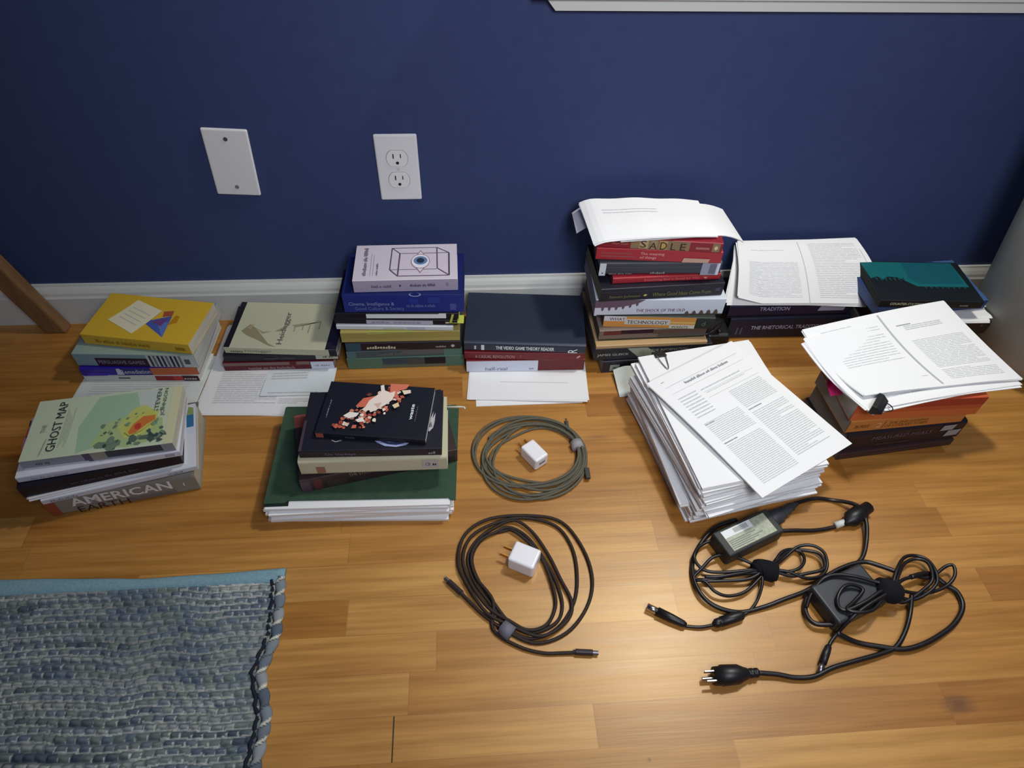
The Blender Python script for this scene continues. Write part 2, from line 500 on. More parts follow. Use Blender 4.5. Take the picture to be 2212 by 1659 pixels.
g_ = MB(); g_.box(-.56, .030, .15, .72, .032, 1.77); L_(g_, 'pane', gm)

# ---- wall plates
PLATE = M((226, 226, 226), 1, .35, .4, name='wall_plate_plastic')
DARK = M((40, 38, 40), 1, .6, .2, name='dark_slot')


def plate(label, cx, cz, wd, ht, tilt, name):
    o = thing(name, label, 'wall plate', (cx, 0, cz)); o.rotation_euler = (0, math.radians(tilt), 0)
    mb = MB(); mb.box(-wd / 2, -.0055, -ht / 2, wd / 2, 0, ht / 2); p = mb.build('plate', PLATE, o); bevel(p, .003, 3)
    return o


def disc(mb, x, y, z, r, h, n=16, mi=0, sq=1.0):
    mb.prism([(x + r * math.cos(2 * math.pi * i / n), z + r * sq * math.sin(2 * math.pi * i / n)) for i in range(n)], y - h, y, 'y', mi)


b1 = plate('blank white wall plate with two screws, left of the power outlet', -.370, .3295, .0705, .1165, 3.2, 'wall_plate')
for z_, c_ in ((.042, (92, 88, 84)), (-.042, (140, 138, 132))):
    s = MB(); disc(s, 0, -.0052, z_, .0033, .0012); s.build('screw', M(c_, 1, .4, .4, .3, name='screw'), b1)
b2 = plate('white duplex power outlet plate on the navy wall', -.1048, .3175, .0690, .1185, -.2, 'power_outlet')
for z_ in (.0185, -.0205):
    s = MB(); pts = []
    for i in range(28):
        a = 2 * math.pi * i / 28; pts.append((.0172 * math.cos(a), max(-.0140, min(.0140, .0172 * math.sin(a))) + z_))
    s.prism(pts, -.0068, -.005, 'y'); r_ = s.build('receptacle', M((232, 231, 228), 1, .35, .4, name='wall_plate_plastic'), b2)
    rim = MB(); rim.prism([(p[0] * 1.05, (p[1] - z_) * 1.05 + z_) for p in pts], -.0058, -.005, 'y'); rim.build('gasket', M((150, 148, 146), 1, .6, name='gasket'), b2)
    sl = MB(); sl.box(-.0068, -.0072, z_ + .0005, -.0050, -.0066, z_ + .0085); sl.box(.0052, -.0072, z_ + .0012, .0067, -.0066, z_ + .008)
    disc(sl, 0, -.0066, z_ - .0075, .0026, .0006)
    sl.build('slots', DARK, r_)
s = MB(); disc(s, 0, -.0052, -.001, .0026, .001); s.build('screw', M((205, 203, 198), 1, .4, name='screw'), b2)

# ---- splay-legged wooden table at the left: one leg reaches into the picture
WOODL = noise_mat('table_wood', (112, 82, 54), (136, 102, 68), 5, .5, 1, (18, 18, 1.2), .1)
tb = thing('side_table', 'wooden table with a splayed square leg against the baseboard at far left', 'table', (-.777, -.029, 0))


def leg(x, y, dx, name='leg'):
    mb = MB(); h = .70; n = 8
    hw = .0195
    P = [(-hw, -.012), (hw, -.012), (hw, .012), (-hw, .012)]
    V = [(x + p[0], y + p[1], 0.0) for p in P] + [(x + dx * h + p[0] * 1.35, y + p[1] * 1.2, h) for p in P]
    mb.add(V, [(0, 3, 2, 1), (4, 5, 6, 7), (0, 1, 5, 4), (1, 2, 6, 5), (2, 3, 7, 6), (3, 0, 4, 7)])
    o = mb.build(name, WOODL, tb); bevel(o, .004, 2); return o


leg(0, 0, -.27); leg(0, -.5, -.27); leg(-.95, 0, .27); leg(-.95, -.5, .27)
mb = MB(); mb.box(-1.0, -.60, .70, .20, .02, .725); bevel(mb.build('tabletop', WOODL, tb), .004)

# ---- pale plastic bin at the right
BIN = M((150, 152, 146), 1, .5, .3, name='bin_plastic')
bn = thing('waste_bin', 'pale grey plastic bin with rounded base at far right', 'bin', (1.20, -.17, 0))
prof = [(0, .16, .075), (.004, .19, .095), (.02, .215, .108), (.05, .232, .118), (.10, .243, .124), (.2, .258, .131), (.35, .281, .139), (.5, .298, .146)]
V = []; n = 48
for z, a, b in prof:
    for i in range(n):
        th = 2 * math.pi * i / n; c, s = math.cos(th), math.sin(th); e = .62
        V.append((a * abs(c) ** e * (1 if c > 0 else -1) * 1.0, b * abs(s) ** e * (1 if s > 0 else -1), z))
F = [(k * n + i, k * n + (i + 1) % n, (k + 1) * n + (i + 1) % n, (k + 1) * n + i) for k in range(len(prof) - 1) for i in range(n)]
F.append(tuple(range(n))[::-1])
o = mesh_obj('body', V, F, BIN, bn, None, True); fix_normals(o)
so = o.modifiers.new('wall', 'SOLIDIFY'); so.thickness = .003
rim = MB(); rp = [(1.02 * .298 * abs(math.cos(t)) ** .62 * (1 if math.cos(t) > 0 else -1), 1.02 * .146 * abs(math.sin(t)) ** .62 * (1 if math.sin(t) > 0 else -1), .5) for t in [2 * math.pi * i / 48 for i in range(49)]]
rim.tube(rp, .005, 8); rim.build('rim', BIN, bn, True)

# ================================================================== rag rug
RUG = attr_mat('woven_rag')
rug = thing('rag_rug', 'grey and blue woven rag rug with a light blue bound end', 'rug', (-.56, -.75, 0))
ey = [-.95, -.8081, -.7529, -.6963, -.6488, -.6034, -.5577, -.54]; ex = [-.262, -.2603, -.2563, -.2735, -.2619, -.2648, -.2701, -.2701]
nx, ny = 470, 330
X0, Y0, Y1 = -.86, -.95, -.5705
ys = np.linspace(Y0, Y1, ny); us = np.linspace(0, 1, nx)
edge = np.interp(ys, ey, ex) - .012
XX = X0 + us[None, :] * (edge[:, None] - X0); YY = np.repeat(ys[:, None], nx, 1)
rng = np.random.RandomState(3)


def vn(x, y, sd):   # smooth value noise
    r_ = np.random.RandomState(sd).rand(64, 64); xi = np.floor(x).astype(int); yi = np.floor(y).astype(int); fx = x - xi; fy = y - yi
    fx = fx * fx * (3 - 2 * fx); fy = fy * fy * (3 - 2 * fy)
    g = lambda a, b: r_[a % 64, b % 64]
    return (g(xi, yi) * (1 - fx) + g(xi + 1, yi) * fx) * (1 - fy) + (g(xi, yi + 1) * (1 - fx) + g(xi + 1, yi + 1) * fx) * fy


wob = .014 * (vn(XX * 7 + 9, YY * 3 + 5, 1) - .5) + .007 * (vn(XX * 22, YY * 12, 2) - .5) + .0016 * (vn(XX * 90, YY * 70, 31) - .5)
R = (YY + wob) / .0094; ri = np.floor(R).astype(int); rf = R - ri
Wp = XX / .0138 + .5 * (vn(XX * 12, YY * 30, 5) - .5) + .25 * (vn(XX * 60, YY * 90, 21) - .5) + (ri % 2) * .5; wi = np.floor(Wp).astype(int); wf = Wp - wi
h = np.sin(np.pi * rf) ** .8; k_ = np.abs(np.sin(np.pi * wf)) ** .7
rnd1 = np.random.RandomState(41).rand(97, 97)[ri % 97, wi % 97]; rnd2 = np.random.RandomState(42).rand(97, 97)[ri % 97, wi % 97]
fat = .5 * vn(XX * 40, ri * 1.7, 8) + .5 * rnd1
Z = .0030 + .0068 * h * (.35 + .65 * k_) * (.55 + .75 * fat) + .0008 * vn(XX * 300, YY * 500, 51)
rowtone = vn(XX * 8 + ri * 3.3, ri * .77 + 11, 4); big = vn(XX * 6 + 3, YY * 26, 61)
pal = np.array([lin(c, 1.25)[:3] for c in ((70, 78, 90), (92, 104, 104), (108, 118, 114), (94, 106, 118), (82, 92, 106), (116, 124, 120), (130, 138, 136))])
idx = rowtone * .45 + big * .35 + rnd2 * .2; idx = np.clip((idx - .22) * 1.8, 0, .999) * (len(pal) - 1); i0 = idx.astype(int); f0 = (idx - i0)[..., None]
col = pal[i0] * (1 - f0) + pal[np.minimum(i0 + 1, len(pal) - 1)] * f0
lightc = np.array(lin((198, 202, 194))[:3])
crest = np.clip((h - .55) * 2, 0, 1) * (k_ > .5) * np.clip((vn(XX * 9, ri * 1.9 + 7, 71) - .55) * 4, 0, 1) * .55
col = col * (1 - crest[..., None]) + lightc * .8 * crest[..., None]
wlen = .2 + .5 * rnd1
warp = (np.minimum(wf, 1 - wf) < .075) & (rf > .08) & (rf < .15 + wlen) & (rnd2 > .25)
val = (rf < .14 + .05 * vn(XX * 90, ri * 3.1, 81)) & (vn(XX * 11, ri * 2.1, 12) > .40)
tn = vn(XX * 9, YY * 9, 15)[..., None] * .55 + .45
col = np.where((warp | val)[..., None], lightc * tn, col)
Z = np.minimum(Z, .004 + (-.5675 - YY) * .5); Z = np.where(warp, Z + .0010, Z); Z = np.where(val & ~warp, Z + .0018, Z)
V = np.stack([XX + .56, YY + .75, Z], -1).reshape(-1, 3)
q = np.arange((ny - 1) * nx).reshape(ny - 1, nx)[:, :-1].reshape(-1)
F = np.stack([q, q + 1, q + nx + 1, q + nx], 1)
me = bpy.data.meshes.new('weave'); me.vertices.add(len(V)); me.vertices.foreach_set('co', V.ravel())
me.loops.add(F.size); me.loops.foreach_set('vertex_index', F.ravel().astype(np.int32)); me.polygons.add(len(F))
me.polygons.foreach_set('loop_start', np.arange(0, F.size, 4, dtype=np.int32)); me.polygons.foreach_set('loop_total', np.full(len(F), 4, dtype=np.int32))
ca = me.attributes.new('col', 'FLOAT_COLOR', 'POINT'); ca.data.foreach_set('color', np.concatenate([col.reshape(-1, 3), np.ones((nx * ny, 1))], 1).ravel().astype(np.float32))
me.update(); me.validate(); me.materials.append(RUG); me.polygons.foreach_set('use_smooth', [True] * len(me.polygons))
wo = bpy.data.objects.new('weave', me); C.objects.link(wo); wo.parent = rug
# light blue binding folded over the end
BIND = noise_mat('blue_binding_cloth', (118, 154, 166), (132, 168, 178), 300, .85, 1, (1, 1, 1), .5)
mb = MB(); n = 60; pr = [(0, .0004), (.001, .006), (.004, .0085), (.010, .0088), (.0165, .0078), (.018, .0004)]
P = []
for i in range(n + 1):
    u = i / n; x = -.86 + u * .59
    ytop = np.interp(x, [-.86, -.66, -.56, -.47, -.38, -.27], [-.547, -.547, -.551, -.5565, -.5545, -.5505]); ww = (ytop + .5742) / .0172
    for a, b in pr: P.append((x + .56, ytop - a * ww + .75, b + .0006 * math.sin(x * 60 + a * 400)))
m_ = len(pr); F = [(i * m_ + k, (i + 1) * m_ + k, (i + 1) * m_ + (k + 1) % m_, i * m_ + (k + 1) % m_) for i in range(n) for k in range(m_)]
F += [tuple(range(m_)), tuple(n * m_ + k for k in range(m_))[::-1]]
fix_normals(mesh_obj('binding', P, F, BIND, rug, None, True))
# twisted selvedge along the right side
mb = MB(); cols = []; nr = 12
ts = np.linspace(-.95, -.565, 260); b0 = 0
rs = np.random.RandomState(5)
for i, y in enumerate(ts):
    x = np.interp(y, ey, ex) - .0055 + .56
    ph = y / .021; tw = abs(math.sin(math.pi * ph)); r_ = .0045 + .0028 * tw
    for k in range(nr):
        a = 2 * math.pi * k / nr; mb.V.append((x + r_ * 1.1 * math.cos(a), y + .75, .0055 + r_ * math.sin(a) * .9))
        st = (ph + a / (2 * math.pi)) % 1.0; seg = int(math.floor(ph + a / (2 * math.pi)))
        base = ((126, 136, 142), (92, 104, 116), (146, 152, 154), (112, 122, 130))[seg % 4]
        c_ = lin((214, 214, 200)) if st < .2 and seg % 3 != 1 else lin((52, 56, 66)) if st > .93 else lin(base)
        cols.append(c_)
for i in range(len(ts) - 1):
    for k in range(nr): mb.F.append((i * nr + k, i * nr + (k + 1) % nr, (i + 1) * nr + (k + 1) % nr, (i + 1) * nr + k))
o = mesh_obj('selvedge', mb.V, mb.F, RUG, rug, None, True); fix_normals(o)
ca = o.data.attributes.new('col', 'FLOAT_COLOR', 'POINT'); ca.data.foreach_set('color', np.array(cols, dtype=np.float32).ravel())
mb = MB(); mb.tube([(np.interp(y, ey, ex) - .0165 + .56 + .0012 * math.sin(y * 300), y + .75, .0075) for y in np.linspace(-.95, -.57, 160)], .0026, 6)
mb.build('dark_cord', M((38, 42, 52), 1, .9, .1, name='dark_yarn'), rug, True)

# ================================================================== far left pile: yellow book on top
PILE = 'books in the yellow-topped pile'
sheaf('loose white sheets on the floor between the yellow-topped pile and the map book pile', rect(-.690, -.300, .0002, -2, .212, .20), .0016, 3, .003, None, [('b', .1, .15, .9, .95, 30, 1, .15)], mat=PAPER2, name='loose_sheets')
book('thin white book with a red and brown spine label, lowest under the yellow book', -.680, -.167, .002, -2.7, .201, .14, .0150, (205, 205, 200), pages=(222, 220, 210),
     spine=[('r', .62, .1, .78, .9, (150, 36, 46)), ('r', .78, .1, .86, .9, (186, 60, 60)), ('r', .86, .05, .999, .98, (60, 26, 30)), ('t', '~5', .87, .3, .98, .7, (190, 180, 180)), ('r', .30, .4, .40, .6, (70, 66, 70))])
book('violet and orange paperback with white spine lettering, third below the yellow book', -.677, -.170, .0170, -1.2, .200, .142, .0190, (46, 30, 150), pages=(214, 206, 190),
     spine=[('r', .30, .02, .62, .98, (48, 42, 120)), ('r', .60, .02, .999, .98, (196, 106, 62)), ('t', 'Remediation', .345, .25, .595, .8, (215, 215, 225)), ('p', [(.30, .1), (.36, .1), (.34, .95), (.31, .95)], (200, 200, 225)), ('p', [(.0, .02), (.2, .02), (.30, .3), (.1, .5)], (70, 40, 180))])
book('pale blue paperback with a maroon title block, directly under the yellow book', -.679, -.163, .0360, -3.6, .208, .138, .0300, (128, 156, 162), pages=(206, 204, 196),
     spine=[('r', .17, .03, .60, .70, (52, 18, 46)), ('t', 'PERSUASIVE GAMES', .19, .24, .57, .52, (150, 150, 175)), ('r', .60, .03, .999, .98, (196, 200, 198))] + [('r', .62 + i * .035, .05, .62 + i * .035 + .02, .95, ((56, 60, 76), (110, 118, 124), (34, 44, 70))[i % 3]) for i in range(8)] + [('r', .905, .3, .95, .7, (90, 92, 92))],
     top=[('r', 0, 0, 1, .2, (150, 170, 160))])
o = book('bright yellow paperback with a yellow sticky note and blue triangle on its cover', -.662, -.140, .0665, -10.2, .192, .108, .0245, (216, 178, 52), pages=(214, 208, 190),
     spine=[('t', '~3 6 2 8 6', .12, .3, .62, .62, (168, 128, 20)), ('r', .86, .3, .95, .6, (160, 122, 24))],
     top=[('p', [(.475, .40), (.735, .10), (.70, .60)], (74, 96, 168)), ('p', [(.60, .42), (.735, .10), (.71, .45)], (96, 124, 190)), ('p', [(.54, .42), (.66, .34), (.68, .55)], (110, 72, 130)), ('p', [(.62, .55), (.70, .60), (.69, .72), (.60, .68)], (170, 84, 60)), ('p', [(.71, .38), (.78, .45), (.77, .6), (.73, .62)], (186, 130, 30))], kt=1.0)
sheaf('', [(-.633 + .662, .040, .0247), (.086, .012, .0247), (.115, .070, .0247), (.060, .092, .0247)], .0002, 1, 0, lambda u, v: .004 * v * v, [('b', .15, .2, .85, .8, 4, 1, .15)], name='sticky_note', mat=M((226, 222, 186), 1, .8, name='note_paper'), parent=o)

# ================================================================== left front pile: map book on top
PILE = 'books in the map book pile'
book('thick grey hardback lettered AMERICAN in big white capitals, under the white books', -.632, -.446, 0, 10.4, .212, .150, .0420, (136, 134, 124), hard=True, pages=(196, 188, 166), k=1.0,
     spine=[('t', '*AMERICAN', .16, .42, .83, .90, (226, 226, 226)), ('r', .0, .05, .07, .95, (150, 74, 50)), ('t', 'EARTH', .18, .02, .52, .34, (70, 38, 26)), ('l', .16, .38, .84, .38, .006, (110, 56, 50)), ('r', .52, .10, .84, .30, (112, 110, 108)), ('r', .905, .45, .915, .62, (210, 210, 210))],
     top=[('r', 0, 0, 1, 1, (110, 106, 100))])
o = book('white paperback with a blue and green photo at its right edge, on the grey hardback', -.624, -.452, .0420, 14.2, .214, .130, .0115, (206, 208, 214), pages=(220, 218, 212),
     spine=[('t', '~10', .05, .25, .22, .7, (150, 152, 164)), ('t', '~7', .8, .25, .9, .7, (150, 152, 164))],
     top=[('r', .935, .52, .985, .66, (196, 204, 216)), ('r', .935, .62, .985, .82, (52, 108, 150)), ('p', [(.935, .82), (.985, .82), (.985, .93), (.95, .96)], (132, 152, 90))])
sheaf('thin white journal whose left end sticks out below the black book', rect(-.638, -.452, .0537, 15.2, .212, .13), .0052, 3, .001, name='paper_journal', cat='journal', mat=PAPER)
book('black paperback sandwiched between white books in the map book pile', -.643, -.450, .0590, 13.6, .216, .128, .0250, (24, 22, 34), pages=(90, 88, 92),
     spine=[('t', '~3 6 2 3 5 4', .3, .35, .72, .6, (70, 66, 80))])
o = book('white paperback directly under the pale green map book', -.642, -.441, .0842, 9.8, .219, .112, .0130, (214, 216, 226), pages=(218, 216, 220),
     spine=[('t', '~3 2 2 6', .08, .25, .30, .65, (176, 178, 190)), ('r', .90, .25, .96, .75, (170, 170, 176))])
for p_, c_ in (((-.0055, .078, .012), (220, 84, 70)), ((-.0065, .058, .011), (206, 150, 170))):
    mb = MB(); mb.box(p_[0], p_[1], .0070, .01, p_[1] + .022, .0073); mb.build('index_tab', M(c_, 1, .6, name='tab'), o)
dk = (48, 58, 60)
rr = random.Random(4)
blots = []
for i in range(46):
    cu = rr.uniform(.50, .93); cv = rr.uniform(.02, .30) if i < 30 else rr.uniform(.3, .62)
    a = rr.uniform(.010, .030) * (1.4 if cv < .2 else .8); pts = [(cu + a * rr.uniform(.5, 1.2) * math.cos(t), cv + a * 1.8 * rr.uniform(.5, 1.2) * math.sin(t)) for t in [k * math.pi / 4 for k in range(8)]]
    blots.append(('p', pts, rr.choice([(62, 74, 76), (86, 106, 92), (112, 134, 112), (74, 88, 80)] if cv < .3 else [(126, 150, 122), (110, 132, 112)])))
book('pale green book titled Ghost Map with an orange spot, topmost of the left front pile', -.634, -.427, .0972, 6.9, .205, .113, .0185, (196, 208, 178), pages=(216, 214, 196), k=.95,
     spine=[('r', 0, .02, 1, .98, (150, 152, 160)), ('r', .40, 0, .45, 1, (88, 78, 96)), ('r', .45, .1, .55, .98, (154, 150, 136)), ('r', .55, .2, .92, .98, (66, 70, 80)), ('r', .0, .0, .42, .12, (220, 226, 226)), ('t', '~3 2', .09, .35, .18, .7, (90, 92, 98))],
     top=[('p', [(.36, .02), (.33, .45), (.42, .95), (.70, .97), (.76, .62), (.66, .3), (.5, .1)], (158, 190, 158)), ('p', [(.68, .97), (.74, .6), (.84, .7), (.86, .97)], (190, 200, 190)), ('p', [(.44, .10), (.5, .45), (.72, .62), (.90, .45), (.93, .12), (.7, .02)], (170, 190, 132)), ('p', [(.60, .38), (.68, .66), (.76, .72), (.84, .58), (.86, .34), (.78, .18), (.66, .18)], (192, 198, 112)), ('r', .935, 0, 1, .99, (206, 204, 164))] + blots +
         [('p', [(.66, .26), (.70, .46), (.80, .60), (.87, .56), (.86, .42), (.78, .26), (.70, .19)], (196, 194, 96)), ('p', [(.685, .25), (.71, .38), (.77, .50), (.85, .50), (.855, .42), (.80, .35), (.74, .23), (.70, .21)], (202, 120, 60)), ('o', .745, .335, .022, .055, (190, 66, 52)),
          ('t', 'GHOST MAP', .155, .10, .215, .93, (40, 50, 48), 90), ('t', 'THE', .085, .42, .115, .56, (130, 138, 126), 90),
          ('t', 'STEVEN', .832, .56, .862, .97, (56, 62, 60), 90), ('t', 'JOHNSON', .882, .48, .914, .97, (56, 62, 60), 90)] + [('l', .235 + i * .012, .15 + .04 * (i % 3), .235 + i * .012, .8 - .05 * (i % 4), .002, (160, 172, 150)) for i in range(5)] + [('l', .125 + i * .006, .05, .14 + i * .006, .3, .002, (140, 150, 134)) for i in range(2)])

# ================================================================== beige cover pile
PILE = 'books in the beige-covered pile'
sheaf('printed white sheets sticking out under the beige-covered book pile', rect(-.469, -.254, .0002, -2.6, .217, .222), .0034, 4, .003,
      None, [('b', .10, .10, .60, .44, 17, 1, .3), ('b', .62, .10, .88, .16, 3, 1, .3)], mat=PAPER)
sheaf('smaller folded white note lying on the printed sheets by the beige-covered book', [(-.366, -.221, .0038), (-.243, -.221, .0038), (-.240, -.155, .0038), (-.362, -.158, .0038)], .0006, 1, 0, lambda u, v: .003 * (1 - v) * (1 - u), [('b', .08, .6, .6, .9, 3), ('b', .1, .05, .8, .15, 1)], name='folded_note', cat='note', mat=M((222, 230, 232), 1, .7, name='note_paper'))
book('maroon paperback with a white end label, lowest book under the beige cover', -.439, -.156, .0042, -.3, .196, .135, .0210, (96, 20, 32), pages=(206, 204, 204),
     spine=[('r', .0, .62, .78, .98, (128, 104, 98)), ('r', .60, .62, .66, .98, (90, 20, 30)), ('t', 'hamlet on the holodeck', .22, .15, .64, .48, (176, 160, 166))],
     stickers=[[('r', .79, .05, .999, .97, (206, 212, 226)), ('t', '~2 4', .82, .4, .96, .6, (140, 146, 164))]])
book('black paperback with a beige end label, directly under the beige-covered book', -.434, -.154, .0254, -.6, .202, .132, .0170, (26, 26, 38), pages=(196, 190, 186),
     spine=[('t', '~10 10', .35, .3, .62, .7, (72, 70, 78)), ('r', .87, .5, .99, .95, (184, 188, 166))], stickers=[[('r', .80, .25, .995, .98, (182, 186, 166)), ('t', '~2 2', .86, .42, .95, .72, (96, 94, 84))]])
book('beige book with dark end bands and brown skeleton drawing, topmost of its pile', -.429, -.149, .0426, -4.4, .198, .120, .0165, (196, 196, 166), pages=(150, 148, 150), k=.95,
     spine=[('t', '~6', .05, .25, .16, .6, (110, 112, 98)), ('t', 'Heidegger', .18, .25, .42, .7, (120, 122, 106)), ('r', .93, 0, 1, 1, (26, 24, 44))],
     top=[('r', -.002, 0, .05, 1.0, (26, 24, 38)), ('r', .90, 0, 1, 1, (28, 28, 52)), ('p', [(.10, .35), (.16, .50), (.22, .42), (.28, .30), (.38, .10), (.46, .02), (.38, .06), (.26, .18), (.16, .26)], (150, 142, 108)), ('p', [(.22, .42), (.30, .34), (.38, .36), (.30, .30)], (160, 152, 118)), ('p', [(.14, .42), (.20, .52), (.18, .38)], (168, 160, 124)), ('p', [(.40, .36), (.52, .52), (.46, .36)], (160, 154, 120)), ('p', [(.54, .50), (.62, .54), (.78, .58), (.80, .62), (.64, .50), (.58, .46)], (158, 152, 120)),
          ('r', .57, .36, .58, .50, (158, 152, 120)), ('r', .64, .40, .65, .50, (158, 152, 120)), ('r', .70, .34, .712, .52, (158, 152, 120)), ('r', .79, .42, .80, .60, (158, 152, 120)),
          ('t', 'Heidegger', .455, .08, .52, .78, (104, 96, 100), 90), ('p', [(.86, .88), (.885, .99), (.93, .99), (.90, .86)], (200, 196, 160))])

# ================================================================== pile with the eye book
PILE = 'books in the pile under the eye book'
book('teal green paperback with a dark end block, lowest under the eye book', -.219, -.157, 0, .5, .212, .135, .0280, (84, 120, 106), pages=(150, 144, 136),
     spine=[('r', .30, .35, .62, .95, (58, 78, 92)), ('r', .50, .30, .84, .90, (74, 80, 78)), ('r', .66, .30, .84, .92, (24, 26, 40)), ('r', .30, .05, .84, .30, (100, 108, 90))])
book('grey teal paperback second from the floor under the eye book', -.217, -.157, .0280, 1.0, .207, .133, .0178, (74, 92, 96), pages=(140, 140, 136),
     spine=[('t', '~8 4', .26, .3, .48, .7, (104, 110, 112)), ('r', .48, .3, .84, .95, (98, 102, 102)), ('r', .84, 0, 1, 1, (92, 128, 114)), ('r', 0, 0, .08, 1, (86, 118, 124))])
book('black paperback with a teal end and a small round logo, under the olive yellow book', -.216, -.156, .0458, -.3, .204, .130, .0200, (38, 32, 40), pages=(186, 178, 168),
     spine=[('r', 0, 0, .13, 1, (52, 86, 98)), ('t', '~11', .18, .25, .43, .68, (196, 196, 172)), ('l', .30, .16, .52, .16, .012, (150, 148, 136)), ('t', '~8', .78, .3, .87, .55, (168, 158, 158)), ('o', .93, .45, .016, .17, (196, 190, 186))])
book('olive yellow plain book in the middle of the pile under the eye book', -.221, -.153, .0658, -.6, .208, .130, .0238, (164, 150, 84), pages=(176, 168, 120),
     spine=[('r', 0, .02, 1, .35, (178, 162, 92))], top=[('p', [(.24, 0), (.6, 0), (.6, .02), (.24, .02)], (160, 170, 80))], stickers=[[('p', [(.22, .80), (.46, .92), (.7, 1.0), (.22, 1.0)], (176, 186, 96))]])
book('thin white paperback whose left end sticks out on the olive yellow book', -.227, -.145, .0896, -3.0, .203, .122, .0108, (214, 220, 226), pages=(222, 222, 220),
     spine=[('r', .60, .2, .76, .7, (188, 194, 206)), ('r', .40, .2, .58, .5, (196, 200, 170))])
o = book('black paperback with a white half-length spine strip and tiny bird logo', -.229, -.142, .1006, -3.2, .213, .118, .0125, (24, 22, 32), pages=(60, 60, 66),
     spine=[('r', .26, .12, .80, .86, (186, 188, 200)), ('t', '~4 6', .30, .3, .70, .66, (150, 152, 168)), ('p', [(.905, .35), (.935, .4), (.93, .7), (.90, .65)], (206, 196, 180))])
mb = MB(); mb.box(.198, -.0008, .006, .224, .02, .0063); mb.add([(.199, -.001, .006), (.203, -.001, .006), (.208, -.001, .027), (.204, -.001, .027)], [(0, 1, 2, 3)]); mb.build('index_tab', M((176, 184, 78), 1.2, .6, name='tab'), o)
book('black paperback with a long bright white spine strip, just under the blue book', -.225, -.144, .1131, -2.1, .211, .118, .0145, (20, 20, 34), pages=(60, 60, 66),
     spine=[('r', .25, .18, .90, .86, (232, 238, 234)), ('r', .84, .86, .90, .98, (226, 232, 226))])
book('thick royal blue book with pale script lettering, just under the eye book', -.207, -.144, .1276, -1.7, .203, .112, .0405, (30, 46, 124), pages=(40, 48, 80), k=1.1,
     spine=[('t', 'Cinema, Intelligence &', .045, .36, .42, .60, (140, 150, 190)), ('t', 'Good Culture & Society', .09, .10, .50, .34, (112, 124, 176)), ('t', '~3 3 8 2 7', .52, .30, .76, .50, (84, 98, 156)), ('r', .885, .15, .935, .50, (70, 84, 146)), ('o', .60, 1.0, .05, .11, (160, 166, 200)), ('o', .60, 1.02, .038, .09, (30, 46, 124)), ('r', .55, .5, .62, .8, (34, 56, 140)), ('r', .7, .55, .8, .85, (38, 60, 140))],
     top=[('r', 0, 0, 1, 1, (20, 30, 86))])
eye = (90, 74, 92)
book('pale pink book with an eye in a wire box on its cover', -.186, -.140, .1685, .2, .173, .096, .0250, (206, 198, 208), pages=(200, 196, 200), k=1.0,
     spine=[('r', 0, .02, 1, .98, (176, 166, 186)), ('t', '~5 2 6', .17, .36, .36, .62, (120, 108, 134)), ('o', .445, .50, .010, .10, (80, 70, 110)), ('t', '~9 3 6', .54, .40, .78, .66, (104, 94, 124)), ('r', .885, .4, .91, .7, (150, 140, 160))],
     top=[('l', .355, .90, .80, .90, .010, eye), ('l', .355, .90, .345, .28, .012, eye), ('l', .345, .28, .80, .28, .008, eye), ('l', .80, .90, .805, .30, .012, eye), ('l', .435, .74, .92, .74, .008, eye), ('l', .435, .74, .425, .10, .014, eye), ('l', .425, .10, .92, .10, .012, eye), ('l', .92, .74, .92, .10, .016, eye), ('l', .355, .90, .435, .74, .010, eye), ('l', .345, .28, .425, .10, .012, eye), ('l', .80, .90, .92, .74, .010, eye), ('l', .805, .30, .92, .10, .012, eye),
          ('p', [(.545, .5), (.64, .82), (.735, .5), (.64, .17)], (150, 104, 120)), ('p', [(.555, .5), (.64, .79), (.725, .5), (.64, .20)], (212, 206, 214)), ('o', .64, .50, .092, .205, (150, 110, 128)), ('o', .64, .50, .086, .19, (226, 228, 236)), ('o', .64, .52, .068, .12, (104, 128, 168)), ('o', .64, .52, .038, .07, (34, 44, 62)),
          ('t', '~9 3 6', .085, .12, .125, .90, (130, 118, 140), 90), ('r', .16, .12, .165, .75, (176, 168, 182)), ('r', .185, .12, .19, .70, (176, 168, 182)), ('t', '~5 6', .215, .12, .235, .45, (120, 108, 130), 90)])

# ================================================================== navy hardback pile (centre)
PILE = 'books in the centre navy pile'
sheaf('lower white letter sheet sticking out under the centre navy book pile', rect(.012, -.2565, .0002, .3, .189, .10), .0012, 1, name='letter_sheet', cat='sheet')
sheaf('upper blank white letter sheet with a thin line, under the centre navy book pile', rect(-.001, -.242, .0016, -3.6, .214, .215), .0018, 2, .001, lambda u, v: .004 * u * max(0, 1 - 3.6 * v) ** 2, [('q', .26, .20, .84, .204, 1)], name='letter_sheet', cat='sheet')
book('white half-spined paperback with a maroon right end, lowest in the centre pile', -.003, -.175, .0036, -1.1, .216, .150, .0285, (112, 26, 36), pages=(200, 196, 200),
     spine=[('r', .0, .02, .605, .98, (214, 220, 236)), ('t', 'half-real', .16, .12, .345, .42, (120, 124, 146)), ('r', .53, .15, .57, .3, (160, 164, 180)), ('r', .605, .05, 1, .98, (104, 40, 40))])
book('dark red paperback between the navy hardback and the white-spined book', -.006, -.170, .0321, -3.2, .215, .147, .0178, (112, 28, 36), pages=(180, 170, 168),
     spine=[('t', 'A CASUAL REVOLUTION', .09, .25, .42, .68, (196, 156, 160)), ('p', [(.95, .3), (.975, .6), (.965, .75), (.94, .45)], (210, 170, 160)), ('r', .47, .3, .475, .7, (160, 90, 90))])
